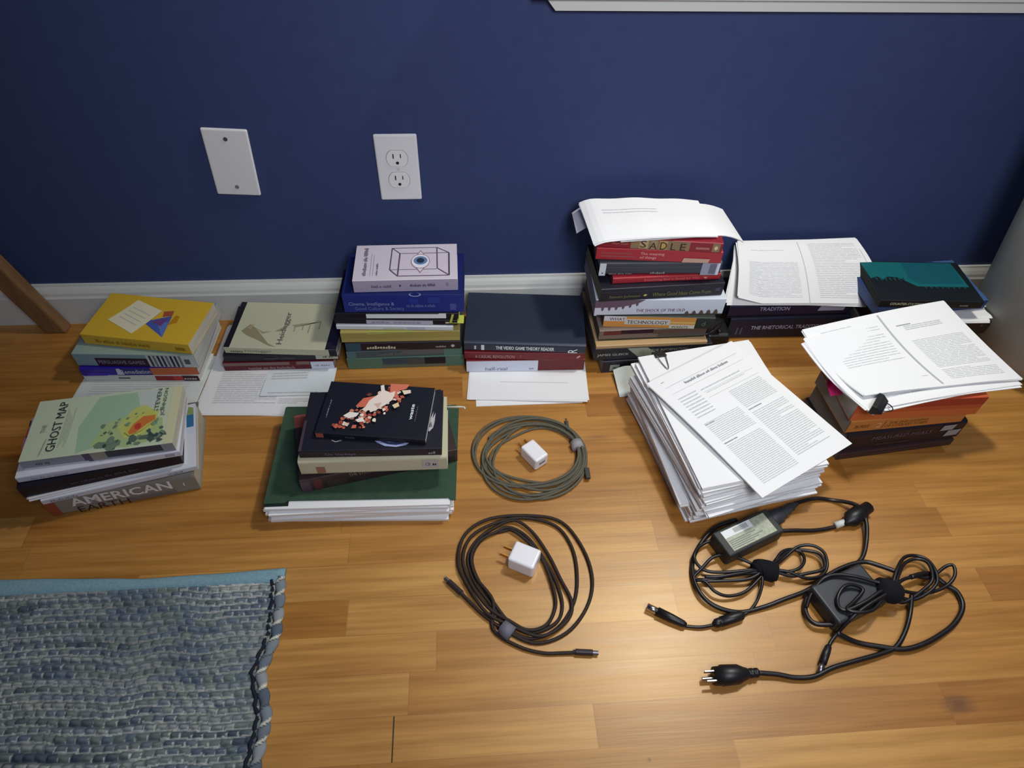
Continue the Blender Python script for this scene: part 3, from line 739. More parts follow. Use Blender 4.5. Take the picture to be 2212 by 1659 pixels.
book('navy hardback with plain cover and white block lettering on its spine, top of centre pile', -.006, -.167, .0499, -4.6, .217, .136, .0222, (40, 46, 62), hard=True, pages=(120, 110, 110), k=1.15,
     spine=[('t', '*THE VIDEO GAME THEORY READER', .26, .34, .74, .72, (214, 226, 222)), ('t', '~6', .075, .30, .10, .70, (206, 214, 214), 90), ('r', .14, .2, .165, .78, (206, 214, 214)), ('t', 'R', .855, .18, .93, .62, (220, 230, 226), 90)],
     top=[])

# ================================================================== green folder pile
PILE = 'books on the green folder'
sheaf('thick stack of white paper held inside the green hanging folder', rect(-.3055, -.474, .0002, -1.0, .272, .195), .0400, 9, .0022, name='paper_stack')
GREEN = noise_mat('folder_card', (66, 92, 74), (78, 104, 84), 60, .9, .7, (1, 1, 1), .15, .08)
fo = thing('hanging_folder', 'dark green hanging folder under the pile topped by the black book', 'folder', (-.3075, -.466, .0415), math.radians(-1.6))
mb = MB(); mb.prism([(0, 0), (.030, .001), (.034, .005), (.272, .005), (.276, .001), (.283, .001), (.285, .180), (-.002, .186)], 0, .0012, 'z'); mb.build('front_flap', GREEN, fo)
mb = MB(); mb.prism([(.0, -.004), (.036, -.003), (.034, .03), (.0, .03)], -.0012, -.0003, 'z'); mb.build('fold', M((20, 34, 28), 1, .8, name='folder_inside'), fo)
mb = MB(); mb.tube([(.262, .183, .001), (.287, .183, .001), (.294, .182, .001), (.2955, .1785, .001)], .0016, 8); mb.build('hook', M((216, 214, 196), 1, .4, name='hook'), fo, True)
mb = MB(); mb.box(.0, .184, -.0005, .281, .187, .0016); mb.build('rod_sleeve', GREEN, fo)
book('dark brown photo-spined book turned askew on the green folder', -.252, -.450, .0430, 11.6, .236, .128, .0305, (58, 44, 44), pages=(54, 48, 46), k=.9,
     spine=[('t', 'THE EVERYDAY WRITER', .30, .62, .62, .90, (150, 138, 118)), ('r', .08, .1, .13, .95, (98, 50, 52)), ('r', .0, .05, .06, .95, (84, 66, 76)), ('r', .16, .1, .28, .6, (66, 56, 48)), ('r', .64, .55, .97, .95, (84, 66, 60))],
     top=[('r', 0, .8, .12, 1, (150, 80, 70))])
book('cream hardback with rounded spine and small library label, under the moon book', -.249, -.440, .0736, -.2, .214, .116, .0350, (200, 196, 164), hard=True, pages=(206, 200, 150), k=.92,
     spine=[('r', .11, .15, .17, .6, (158, 112, 86))], stickers=[[('r', .83, .30, .94, .86, (188, 182, 180)), ('t', 'CB', .85, .46, .885, .66, (40, 38, 38)), ('t', '~2', .90, .46, .925, .66, (40, 38, 38))]])
book('black book with a blue-white moon on its cover, under the topmost black book', -.245, -.434, .1088, -1.2, .203, .112, .0170, (28, 28, 40), pages=(70, 68, 74), k=.95,
     spine=[('t', 'On Garbage', .18, .30, .395, .72, (120, 120, 136)), ('t', '~4 7', .42, .35, .55, .6, (66, 66, 78)), ('t', '~3', .905, .3, .955, .7, (150, 150, 160))],
     top=[('p', [(.50, .20), (.54, .12), (.60, .06), (.68, .04), (.75, .07), (.79, .13), (.82, .20)], (160, 172, 214)), ('p', [(.53, .20), (.57, .13), (.62, .085), (.68, .07), (.74, .10), (.78, .20)], (58, 66, 96)), ('p', [(.58, .20), (.62, .12), (.70, .12), (.74, .20)], (150, 162, 200)), ('l', .22, .17, .25, .14, .008, (150, 150, 160)), ('l', .25, .14, .29, .165, .008, (150, 150, 160)),
          ('p', [(.885, .32), (.90, .45), (.89, .58), (.915, .50), (.935, .62), (.93, .50), (.95, .60), (.945, .44), (.935, .34), (.91, .28)], (176, 176, 180)), ('p', [(.895, .34), (.92, .45), (.93, .36)], (110, 108, 110)), ('r', .0, .0, .02, .5, (70, 56, 66))])
rr = random.Random(11); meat = []
pal_ = [(206, 108, 84), (214, 130, 104), (150, 70, 54), (236, 224, 206), (226, 200, 176), (110, 62, 46), (190, 96, 74)]
for i in range(150):
    s_ = rr.random(); cu = .24 + .42 * s_ + rr.uniform(-.11, .11) * (1.2 - s_ * .3); cv = .05 + .90 * s_ + rr.uniform(-.14, .14)
    if cv < .05 or cv > .93: continue
    a = rr.uniform(.012, .030); ph = rr.uniform(0, 6); m_ = rr.choice([4, 5, 6])
    meat.append(('p', [(cu + a * rr.uniform(.6, 1.2) * math.cos(ph + k * 2 * math.pi / m_), cv + a * 1.7 * rr.uniform(.6, 1.2) * math.sin(ph + k * 2 * math.pi / m_)) for k in range(m_)], rr.choice(pal_)))
book('black book with orange and cream scraps across its cover, topmost on the green folder', -.223, -.410, .1260, -7.4, .160, .100, .0112, (20, 24, 34), pages=(222, 222, 214), k=1.0,
     spine=[('t', 'waste', .27, .3, .36, .75, (96, 92, 100)), ('r', .005, .05, .075, .95, (170, 88, 72))],
     top=meat + [('p', [(.36, .66), (.47, .72), (.44, .52), (.36, .48), (.31, .50)], (206, 106, 82)), ('p', [(.58, .98), (.76, .99), (.74, .90), (.66, .84), (.66, .72), (.60, .70)], (210, 118, 92)),
                 ('p', [(.33, .34), (.40, .50), (.42, .62), (.48, .74), (.51, .80), (.49, .93), (.52, .95), (.54, .84), (.60, .80), (.64, .84), (.64, .76), (.63, .66), (.58, .56), (.50, .44), (.46, .40), (.44, .44), (.41, .40), (.38, .44)], (232, 218, 204)), ('p', [(.47, .56), (.54, .60), (.52, .48)], (206, 176, 164)),
                 ('p', [(.22, .30), (.27, .38), (.36, .37), (.34, .30), (.28, .26)], (232, 224, 212)), ('p', [(.34, .24), (.40, .30), (.43, .22), (.37, .20)], (236, 226, 214)), ('p', [(.70, .86), (.78, .88), (.79, .82), (.73, .78)], (230, 216, 190)), ('p', [(.64, .56), (.69, .62), (.71, .55), (.67, .50)], (226, 204, 160)),
                 ('t', '*waste', .815, .34, .845, .64, (214, 222, 224), 90), ('t', '~8', .865, .30, .88, .6, (90, 80, 84), 90), ('t', '~1 10 2 6', .055, .28, .068, .62, (120, 128, 136), 90)])

# ================================================================== tall pile
PILE = 'books in the tall pile'
book('black paperback with a small green sticker, at the bottom of the tall pile', .246, -.185, 0, 3.0, .200, .150, .0300, (30, 32, 46), pages=(170, 166, 160),
     spine=[('t', '~3 11 6', .2, .5, .8, .7, (60, 62, 80))], stickers=[[('r', .07, .20, .16, .72, (140, 152, 142)), ('t', '~2', .10, .35, .13, .6, (70, 80, 76))]])
book('black book lettered James Gleick, The Information, with a pale slanted flash on its spine', .229, -.182, .0300, 1.9, .216, .155, .0295, (32, 34, 42), pages=(120, 120, 122),
     spine=[('t', 'JAMES GLEICK', .02, .36, .29, .60, (190, 198, 186)), ('p', [(.27, .97), (.44, .97), (.57, .30), (.37, .22)], (158, 168, 148)), ('t', 'G', .38, .45, .415, .75, (120, 130, 116)), ('t', 'THE INFORMATION', .48, .62, .79, .84, (160, 168, 152)), ('p', [(.78, .40), (.86, .52), (.85, .2)], (150, 150, 140))])
book('thin tan-spined book between the black and brown books of the tall pile', .229, -.182, .0596, 1.5, .204, .150, .0085, (184, 152, 108), pages=(170, 150, 120))
book('dull brown book with a dark red corner, under the orange-striped book', .234, -.169, .0682, 1.3, .196, .148, .0245, (120, 106, 96), pages=(130, 120, 104),
     spine=[('r', .0, .0, 1, .16, (52, 58, 46)), ('r', .04, .55, .20, .95, (110, 48, 44)), ('r', .20, .60, .50, .99, (54, 26, 38)), ('r', .5, .5, 1, .9, (98, 74, 66)), ('r', .55, .2, 1, .5, (86, 82, 78))])
book('orange and white striped book lettered What Technology Wants', .241, -.158, .0928, -4.0, .196, .137, .0262, (44, 52, 46), pages=(140, 136, 122),
     spine=[('r', .0, .02, .83, .98, (212, 148, 74)), ('r', .0, .55, .20, .98, (216, 212, 216)), ('t', 'WHAT', .05, .62, .19, .88, (66, 60, 66)), ('r', .19, .28, .60, .76, (210, 206, 198)), ('t', 'TECHNOLOGY', .21, .36, .58, .66, (54, 50, 52)), ('r', .60, .0, .83, .34, (212, 208, 186)), ('t', 'WANTS', .62, .06, .77, .24, (60, 56, 52)), ('r', .60, .45, .83, .6, (224, 190, 110)), ('t', 'd', .885, .3, .92, .7, (110, 118, 112))])
teeth = []
for i in range(6):
    u = .012 + i * .052; h0 = .34 + .012 * i * i
    teeth.append(('p', [(u + .034, h0 + .22), (u + .038, h0 + .02), (u + .046, h0 - .06), (u + .056, h0 + .02), (u + .060, h0 + .24)], (104, 84, 98)))
for i in range(5):
    u = .70 + i * .056; h0 = .02 + i * .025
    teeth.append(('p', [(u + .0, -.0), (u + .008, h0 + .16), (u + .022, h0 + .22), (u + .034, h0 + .10), (u + .040, 0)], (98, 80, 72)))
book('white book with gear teeth edging its spine, lettered The Shock of the Old', .222, -.157, .1190, -1.0, .228, .136, .0355, (206, 212, 222), pages=(170, 168, 172),
     spine=[('p', [(0, 1), (.38, 1), (.34, .82), (.29, .70), (.24, .60), (.18, .52), (.0, .50)], (104, 84, 98)), ('t', 'THE SHOCK OF THE OLD', .32, .22, .70, .40, (118, 66, 88)), ('r', .38, .10, .53, .14, (170, 160, 176))] + teeth + [('p', [(.68, .0), (1, .0), (1, .04), (.9, .05)], (70, 60, 54)), ('r', .0, -.0, .02, .1, (206, 212, 222))])
book('black book with olive lettering, third thick book from the top of the tall pile', .227, -.163, .1547, 2.8, .215, .125, .0280, (26, 26, 38), pages=(150, 146, 118),
     spine=[('t', 'Steven Johnson', .07, .22, .32, .48, (124, 124, 74)), ('p', [(.345, .34), (.36, .46), (.38, .40), (.365, .28)], (186, 186, 96)), ('t', 'Where Good Ideas Come From', .42, .26, .90, .56, (124, 124, 72)), ('r', .935, .4, .975, .65, (70, 68, 90)), ('r', 0, .7, .5, .8, (46, 46, 58))])
book('slim scarlet paperback under the dark grey library book in the tall pile', .247, -.150, .1828, 2.0, .187, .115, .0125, (160, 38, 50), pages=(170, 110, 90),
     spine=[('t', "Everything Bad is Good for You", .29, .25, .80, .7, (220, 124, 120)), ('p', [(.84, .6), (.88, .6), (.865, .2)], (200, 150, 110))])
book('dark grey hardback with silvery library stickers at both ends of its spine', .223, -.142, .1955, -1.3, .206, .118, .0265, (56, 58, 66), hard=True, pages=(140, 136, 138),
     spine=[('t', '~6 5 5', .08, .10, .27, .24, (110, 112, 116)), ('t', '~7', .42, .12, .54, .30, (128, 132, 134)), ('r', .0, .62, 1, .68, (76, 80, 88))],
     stickers=[[('r', .0, .02, .052, .98, (206, 214, 220)), ('o', .028, .22, .006, .05, (50, 50, 56))], [('r', .835, .02, .985, .98, (150, 152, 170)), ('r', .90, .1, .955, .9, (106, 106, 120)), ('r', .962, .04, .985, .96, (206, 212, 224))] + []])
book('red paperback lettered The meaning of things with a tan sticker', .216, -.133, .2222, -5.0, .207, .108, .0238, (166, 42, 52), pages=(150, 120, 112),
     spine=[('t', 'The meaning', .35, .50, .54, .78, (232, 176, 178)), ('t', 'of things', .35, .18, .48, .46, (232, 176, 178)), ('r', .04, .28, .30, .40, (150, 78, 82)), ('r', .04, .55, .28, .66, (150, 78, 82))],
     stickers=[[('p', [(.69, .04), (.90, .06), (.91, .40), (.70, .42)], (196, 158, 140))]])
book('red and tan book with old letterpress capitals on its spine, top of the tall pile', .215, -.131, .2462, -6.6, .203, .102, .0195, (134, 30, 42), pages=(150, 110, 90),
     spine=[('r', .27, .05, .74, .98, (140, 116, 84)), ('r', .34, .1, .41, .95, (176, 156, 116)), ('t', 'S', .345, .2, .395, .9, (60, 40, 34)), ('r', .43, .1, .48, .95, (158, 138, 104)), ('t', 'A', .42, .1, .48, .75, (58, 40, 34)), ('r', .50, .1, .56, .95, (186, 156, 92)), ('t', 'D', .505, .1, .56, .85, (60, 40, 34)), ('t', 'L', .59, .1, .63, .8, (60, 40, 34)), ('t', 'E', .665, .1, .71, .8, (60, 40, 34)), ('t', '~7 7', .12, .4, .25, .65, (170, 96, 96)), ('r', .79, .3, .90, .5, (172, 110, 104)), ('r', .92, .1, .98, .95, (140, 116, 84)), ('o', .95, .5, .014, .2, (220, 190, 160))])
sag = lambda u, v: .006 * math.sin(math.pi * min(1, max(0, (u - .05) * 1.1))) + .0016 * math.sin(9 * u + 2) - (.030 * max(0, .22 - u) ** 2 * 20 * v if u < .22 else 0)
sheaf('lower white sheets drooping over the right side of the tall pile', [(.250, -.148, .2662), (.461, -.131, .2662), (.446, -.048, .2680), (.250, -.036, .2680)], .0014, 2, .0006, lambda u, v: -.30 * max(0, u - .76) ** 2 * (1 - .4 * v) , name='drooping_sheets', mat=PAPER)
sheaf('curled white sheet hanging down the back left of the tall pile', [(.189, -.085, .240), (.300, -.100, .2662), (.300, -.030, .2670), (.187, -.034, .246)], .0008, 1, 0, lambda u, v: .026 * math.sin(math.pi / 2 * min(1, u * 2.0)) * (1 - u), name='curled_sheet', cat='sheet', mat=M((196, 196, 204), 1, .7, name='paper'))
sheaf('top white sheets covering the tall book pile beside the wall', [(.206, -.147, .2665), (.408, -.142, .2685), (.398, -.050, .2765), (.196, -.040, .2745)], .0022, 2, .001, lambda u, v: .004 * math.sin(math.pi * u) + .0008 * math.sin(17 * u) * v - .006 * (max(0, .12 - u) / .12) ** 2, [('b', .15, .60, .6, .74, 2, 1, .2)], mat=PAPER)

# a black power brick and its cord wedged between the two piles
pb = thing('power_brick', 'black cord bundle and brick wedged beside the tall pile', 'charger', (.468, -.115, 0))
mb = MB(); mb.box(-.022, -.03, .001, .024, .05, .05); bevel(mb.build('brick', BLACK, pb), .006, 3)
mb = MB(); mb.tube(catmull([(-.018 + .018 * math.cos(a * .9), -.03 + .012 * math.sin(a * 1.1), .058 + .002 * a) for a in range(12)], 5), .0035, 8); mb.build('cord', RUBBER, pb, True)

# ================================================================== rhetoric pile
PILE = 'books under the photocopied spread'
book('very thick black hardback lettered The Rhetorical Tradition along its spine', .502, -.105, 0, .2, .236, .086, .0545, (26, 32, 54), hard=True, pages=(70, 66, 64), k=.9,
     spine=[('t', '*THE RHETORICAL TRADITION', .19, .46, .80, .64, (176, 176, 196)), ('t', 'II', .07, .24, .12, .58, (84, 84, 104)), ('r', .9, .4, .96, .6, (70, 70, 86)), ('t', '~6 7', .83, .5, .9, .6, (60, 60, 74))])
book('navy hardback lettered TRADITION with a pale end label, under the spread sheets', .493, -.102, .0547, .2, .234, .083, .0300, (24, 24, 52), hard=True, pages=(60, 60, 80),
     spine=[('t', '*TRADITION', .25, .52, .50, .84, (150, 146, 176)), ('r', .0, .0, 1, .08, (18, 18, 36))], stickers=[[('p', [(.74, .42), (.96, .42), (.97, .98), (.76, .98)], (150, 150, 172))]])
sheaf('under sheets of the printed spread leaning on the wall beside the tall pile', [(.482, -.098, .0870), (.780, -.116, .0855), (.738, -.012, .1560), (.508, -.012, .1590)], .0025, 4, .0018, lambda u, v: .010 * math.sin(math.pi * v) , [('v', .0, 0, .0, .0, 1)], name='paper_sheaf', mat=PAPER)
sheaf('two-page photocopied spread leaning against the wall beside the tall pile', [(.497, -.105, .0960), (.790, -.114, .0890), (.740, -.012, .1650), (.508, -.014, .1660)], .0012, 2, .001, lambda u, v: .010 * math.sin(math.pi * v) + .014 * max(0, .16 - u) / .16 * (1 - v),
      [('b', .08, .06, .44, .58, 26, 1, .22), ('b', .56, .06, .94, .92, 34, 1, .22), ('b', .1, .78, .36, .80, 1), ('v', .485, 0, .95, .004, 3), ('v', .96, .05, .8, .003, 3)], name='photocopied_spread', mat=PAPER)

# ================================================================== far right back pile
PILE = 'books in the far right pile'
book('grey book with a black and white photo spine, beside the rhetoric book', .742, -.118, 0, -1.0, .225, .098, .0640, (120, 112, 118), pages=(110, 104, 106),
     spine=[('p', [(.05, .6), (.12, .9), (.16, .8), (.10, .5)], (60, 46, 56)), ('r', .0, .0, .3, .35, (140, 128, 138)), ('p', [(.0, .2), (.05, .4), (.03, .8), (.0, .9)], (24, 20, 28)), ('r', .22, .1, .3, .9, (128, 120, 112))])
book('dark brown rounded book under the crumpled sheets at the far right', .745, -.171, .0642, -1.3, .212, .145, .0335, (44, 32, 36), hard=True, pages=(50, 44, 42),
     spine=[('o', .93, .7, .01, .08, (90, 84, 90)), ('r', .8, .1, .9, .5, (58, 44, 44))])
sheaf('crumpled white sheets between the brown book and the blue book at far right', rect(.792, -.171, .0980, -1.9, .160, .145), .0050, 3, .003, lambda u, v: .0012 * math.sin(14 * u) * math.sin(9 * v) + .004 * max(0, u - .75) * 4 * (.5 + .5 * math.sin(22 * v + 1)), mat=PAPER, name='crumpled_sheets')
sheaf('cream sheet showing behind the teal-topped book at the far right', [(.760, -.150, .1045), (.965, -.145, .1050), (.936, -.024, .1085), (.768, -.026, .1085)], .0012, 1, 0, name='cream_sheet', cat='sheet', mat=M((206, 212, 200), 1, .7, name='paper'))
book('mid blue paperback under the teal and black book at the far right', .735, -.164, .1064, 3.4, .212, .118, .0210, (44, 66, 118), pages=(90, 110, 150),
     spine=[('r', .0, .55, .35, .98, (66, 98, 146)), ('t', '~7 5', .13, .2, .27, .42, (150, 154, 190)), ('r', .30, .2, .40, .6, (110, 96, 146))], top=[('r', .8, 0, 1, 1, (60, 92, 140))])
tt = [('p', [(.0, .98), (.02, .55), (.10, .60), (.14, .52), (.20, .60), (.30, .58), (.38, .45), (.44, .36), (.95, .36), (.93, .98)], (16, 92, 96)), ('p', [(.42, .98), (.40, .55), (.48, .42), (.92, .44), (.93, .98)], (14, 78, 90))]
for i in range(8): tt.append(('p', [(.50 + i * .055, .36), (.52 + i * .055, .30), (.53 + i * .055, .37)], (16, 70, 74)))
for i in range(7): tt.append(('p', [(.06 + i * .045, .56), (.075 + i * .045, .46), (.085 + i * .045, .57)], (18, 66, 70)))
book('teal and black paperback lettered Counter-Statement, top of the far right pile', .731, -.163, .1275, -3.4, .186, .112, .0165, (18, 24, 28), pages=(60, 60, 60), k=1.1,
     spine=[('t', '*COUNTER-STATEMENT', .10, .40, .46, .74, (200, 210, 176)), ('t', '~5', .78, .35, .86, .6, (150, 160, 166))], top=tt)
mb = MB(); mb.box(0, 0, 0, .034, .002, .022); o = mb.build('note_block', M((150, 148, 152), 1, .6, name='card'), None, loc=(1.0, -.135, 0)); tag(o, 'small grey card standing on the floor behind the yellow note', 'card')
sheaf('crumpled yellow sticky note on the floor beside the grey bin', [(1.000, -.185, .001), (1.044, -.190, .001), (1.040, -.160, .020), (1.010, -.150, .016)], .0006, 1, 0, lambda u, v: .008 * math.sin(math.pi * u) * math.sin(3 * v), name='sticky_note', cat='note', mat=M((222, 176, 66), 1, .7, name='yellow_paper'))

# ================================================================== right front pile
PILE = 'books in the right front pile'
book('dark brown paperback on the floor, lowest book under the orange books', .610, -.400, 0, 6.0, .212, .125, .0170, (62, 44, 44), pages=(116, 106, 104),
     spine=[('t', '~2 8 7 2 4', .3, .4, .7, .6, (90, 74, 74))])
book('black hardback lettered Measured Meals with two pale stickers', .610, -.396, .0172, 5.6, .214, .120, .0455, (34, 26, 34), hard=True, pages=(140, 140, 136),
     spine=[('t', 'MEASURED MEALS', .22, .56, .72, .76, (108, 96, 112)), ('t', '~9 3 7', .28, .22, .56, .34, (70, 60, 68))],
     stickers=[[('p', [(.79, .62), (.90, .62), (.91, .92), (.80, .92)], (150, 156, 160))], [('p', [(.86, .24), (.975, .26), (.985, .60), (.87, .58)], (150, 156, 160))]])
book('tan orange paperback lettered Burke, The Philosophy of Literary Form', .603, -.391, .0630, 4.0, .204, .112, .0290, (190, 124, 62), pages=(170, 166, 154),
     spine=[('t', 'BURKE', .06, .36, .18, .64, (130, 82, 34)), ('t', '2', .235, .30, .28, .72, (232, 178, 128)), ('l', .22, .14, .30, .14, .006, (110, 64, 24)), ('l', .30, .14, .31, .8, .006, (110, 64, 24)), ('t', 'THE PHILOSOPHY', .34, .52, .68, .72, (140, 88, 38)), ('t', 'OF LITERARY FORM', .32, .24, .68, .46, (140, 88, 38))])
o = book('red orange paperback stuffed with a pink note, directly under the right front papers', .600, -.388, .0922, 1.2, .212, .112, .0420, (184, 84, 50), pages=(196, 186, 170),
     spine=[('r', 0, .0, 1, .4, (196, 104, 56)), ('r', .2, .6, 1, .98, (160, 62, 42))])
mb = MB()
for i in range(4):
    z = .0165 + .001 * i; y = .052 - .004 * i
    mb.add([(.004, y, z), (-.010 - .002 * i, y + .004, z - .010), (-.012 - .001 * i, y + .018, z - .008), (-.006, y + .030, z + .004), (.004, y + .034, z + .002)], [(0, 1, 2, 3, 4)])
mb.build('pink_note', M((214, 40, 112), 1.1, .6, name='pink_paper'), o)
jb = lambda u, v: .010 * (v ** 2) - .012 * math.sin(math.pi * v) * (1 - u) * .8 + .004 * math.sin(math.pi * u)
jc = [(.606, -.404, .1352), (.872, -.366, .1352), (.806, -.214, .1560), (.536, -.281, .1560)]
sheaf('clipped sheets below the printed article on the right front pile', jc, .0050, 4, .0022, lambda u, v: jb(u, v) - .0045 * (1 - u) * (1 - v) ** 3, [('b', .1, .1, .45, .3, 4)], mat=PAPER, name='paper_sheaf')
sheaf('printed two-page article with a curved dark gutter line, on the right front pile', [(.606, -.382, .1425), (.876, -.358, .1420), (.808, -.203, .1630), (.538, -.266, .1630)], .0028, 3, .001, lambda u, v: jb(u, v) + .003 * (1 - v) * math.sin(3 * math.pi * u) * .3,
      [('b', .09, .42, .45, .93, 16, 1, .2), ('b', .56, .80, .66, .82, 1, 2, .5), ('b', .60, .74, .86, .80, 3, 1, .4), ('b', .58, .24, .93, .62, 22, 1, .24), ('b', .58, .08, .93, .22, 7, 1, .24), ('v', .49, .03, .97, .012, 3), ('b', .43, .16, .47, .175, 1)], mat=PAPER, name='printed_article')
cl = thing('binder_clip', 'black binder clip on the near left corner of the right front papers', 'clip', (.611, -.404, .136), math.radians(-42))
mb = MB(); mb.prism([(-.003, -.004), (.002, -.0045), (.014, .004), (.014, .0048), (.004, .0125), (-.003, .0125)], -.004, .030, 'y'); bevel(mb.build('jaw', BLACK, cl), .0008)
mb = MB(); mb.tube(catmull([(.013, .004, .005), (.020, .007, .006), (.024, .014, .007), (.020, .021, .006), (.013, .024, .005)], 5), .0008, 6); mb.build('wire_handle', M((60, 60, 66), 1, .3, .5, 1, name='wire'), cl, True)

# ================================================================== big heap of articles
def K(label, x, y, z, rot, t, n, wd=.216, dp=.262, j=.002, dz=(0, 0, 0, 0), bend=None, tx=()):
    return sheaf(label, rect(x, y, z, rot, wd, dp, dz), t, n, j, bend, tx, mat=PAPER, name='article_stack', group='stapled articles in the big paper heap')


K('bottom stack of stapled articles lying on the floor in the big paper heap', .329, -.505, .0003, 10.4, .030, 10, .218, .255, .0025)
K('white article with a bare left margin, second layer of the big paper heap', .313, -.494, .0306, 7.0, .0060, 2, .216, .245, .001, (0, 0, 0, .002))
K('third bundle up in the big paper heap, its left side shaded', .341, -.518, .0372, 12.0, .0170, 6, .200, .262, .003, (0, 0, 0, 0))
K('fourth bundle up in the big paper heap, bright strip along its front edge', .339, -.513, .0546, 14.0, .0150, 4, .205, .262, .0022, (0, 0, .0, 0))
K('fifth bundle up in the big paper heap, its far left corner standing out', .336, -.509, .0700, 12.5, .0100, 3, .204, .272, .0022, (0, 0, .002, .002), lambda u, v: .003 * v * (1 - u))
K('sixth bundle up in the big paper heap, below the one held by the clip', .333, -.507, .0804, 11.0, .0060, 2, .204, .262, .0015, (0, 0, .002, .002), lambda u, v: .003 * v * (1 - u))
K('article bundle held by the clip at its far edge, just below the topmost article', .332, -.503, .0870, 9.6, .0060, 3, .206, .266, .0015, (0, 0, .002, .002), lambda u, v: .003 * v, [('b', .28, .10, .44, .22, 6)])
TXK = [('b', .10, .945, .17, .955, 1, 2, .4), ('q', .10, .900, .92, .903, 1), ('t', '~9 7 3 6 8', .28, .865, .78, .888, 2), ('q', .10, .838, .92, .840, 1), ('b', .10, .60, .30, .80, 8, 1, .3), ('b', .34, .765, .92, .785, 1), ('q', .34, .75, .92, .752, 1), ('b', .36, .735, .9, .745, 1), ('q', .34, .70, .92, .702, 1),
       ('b', .53, .52, .90, .68, 12, 1, .34), ('b', .53, .495, .75, .51, 1, 2, .5), ('b', .53, .10, .90, .48, 26, 1, .34), ('b', .10, .54, .2, .55, 1, 2, .5), ('b', .22, .42, .48, .56, 10, 1, .34), ('b', .10, .375, .24, .39, 1, 2, .5), ('b', .10, .06, .48, .37, 24, 1, .34)]
TXK = [t if not (t[0] == 'b' and t[1:5] == (.22, .42, .48, .56)) else ('b', .10, .40, .48, .56, 12, 1, .34) for t in TXK]
sheaf('printed first page of the topmost article, turned askew on the big paper heap', [(.413, -.525, .0945), (.584, -.435, .0935), (.452, -.222, .1100), (.288, -.307, .1030)], .0018, 2, .0006, lambda u, v: .004 * math.sin(math.pi * v) * (1 - u), TXK, mat=PAPER, name='article', cat='article')
o = thing('binder_clip', 'black clip with silver handles at the far edge of the big paper heap', 'clip', (.326, -.237, .0925), math.radians(9))
mb = MB(); mb.prism([(.010, -.007), (.010, .004), (-.006, .0095), (-.006, -.009)], -.010, .010, 'x'); mb.build('jaw', BLACK, o)
mb = MB(); mb.tube(catmull([(-.008, -.003, .0095), (-.005, -.018, .0075), (0, -.034, .0065), (.004, -.030, .0065), (.006, -.018, .0075), (.008, -.003, .0095)], 5), .0009, 6); mb.build('wire_handle', METAL, o, True)
sheaf('small curled sheets poking out behind the big paper heap', [(.2695, -.246, .001), (.330, -.240, .001), (.325, -.190, .004), (.266, -.188, .010)], .0012, 1, 0, lambda u, v: .014 * math.sin(math.pi * u) * v, name='curled_sheets', mat=PAPER2)

# ================================================================== cables and chargers
def coil(pts, z0, r, seed, amp=.35):
    """lift a flat path so that turns cross over each other"""
    rr = random.Random(seed); out = []
    for i, p in enumerate(pts):
        out.append((p[0], p[1], z0 + r + r * 2 * amp * (1 + math.sin(i * .9 + seed))))
    return catmull(out, 6)


def cable_loops(cx, cy, rx, ry, turns, spread, tie_a, seed, skew=0.0, wild=1.0, r=.002, start=0.0):
    P = []; rr = random.Random(seed); n = 22
    offs = [rr.uniform(-1, 1) for _ in range(int(turns) + 2)]; ph = [rr.uniform(0, 6.28) for _ in range(int(turns) + 2)]
    tot = int(n * turns)
    for i in range(tot):
        a = start + 2 * math.pi * i / n; k = i / n; k0 = int(k); f = k - k0; f = f * f * (3 - 2 * f)
        o_ = offs[k0] * (1 - f) + offs[k0 + 1] * f
        s = (1 - math.cos(a - tie_a)) / 2 * .85 + .15
        rad = 1 + spread * o_ * s * wild + .05 * wild * math.sin(2 * a + ph[k0]) * s
        x = cx + rx * rad * math.cos(a) + skew * math.sin(a) * rx + o_ * s * .006 * wild * math.sin(a * 2 + 1)
        y = cy + ry * rad * math.sin(a)
        z = r * 1.1 + r * (1.1 * (k0 % 4) + f) * (.45 + .55 * (1 - s)) * 1.0
        P.append((x, y, z))
    return P


# grey-green braided cable
GREYC = noise_mat('grey_braid', (76, 74, 62), (112, 108, 92), 1400, .8, 1, (1, 1, 1), .4)
c1 = thing('charging_cable', 'coiled grey-green braided cable with a pale tie, nearer the wall', 'cable', (.104, -.369, 0))
P = cable_loops(-.001, .0, .080, .072, 9.4, .20, .28, 8, 0, 2.2, .0022, .6)
mb = MB(); mb.tube(catmull(P, 4), .0022, 7); mb.build('cord', GREYC, c1, True)
mb = MB(); mb.tube([(.075, .008, .0075), (.072, .022, .0075)], .0105, 12); mb.build('tie', M((150, 150, 150), 1, .6, name='tie'), c1, True)
mb = MB(); mb.box(.060, .048, .003, .065, .068, .009); mb.box(.0612, .068, .0045, .0638, .074, .0078, 1); bevel(mb.build('connector', [M((70, 76, 70), 1, .5, name='plug'), METAL], c1), .001)
mb = MB(); mb.box(.079, -.052, .004, .087, -.032, .0105); bevel(mb.build('connector', M((58, 58, 54), 1, .5, name='plug'), c1), .001)

# white cube chargers
WHITEP = M((236, 236, 238), 1, .3, .45, name='white_plastic')
GOLD = M((206, 160, 84), 1, .3, .5, 1.0, name='brass')


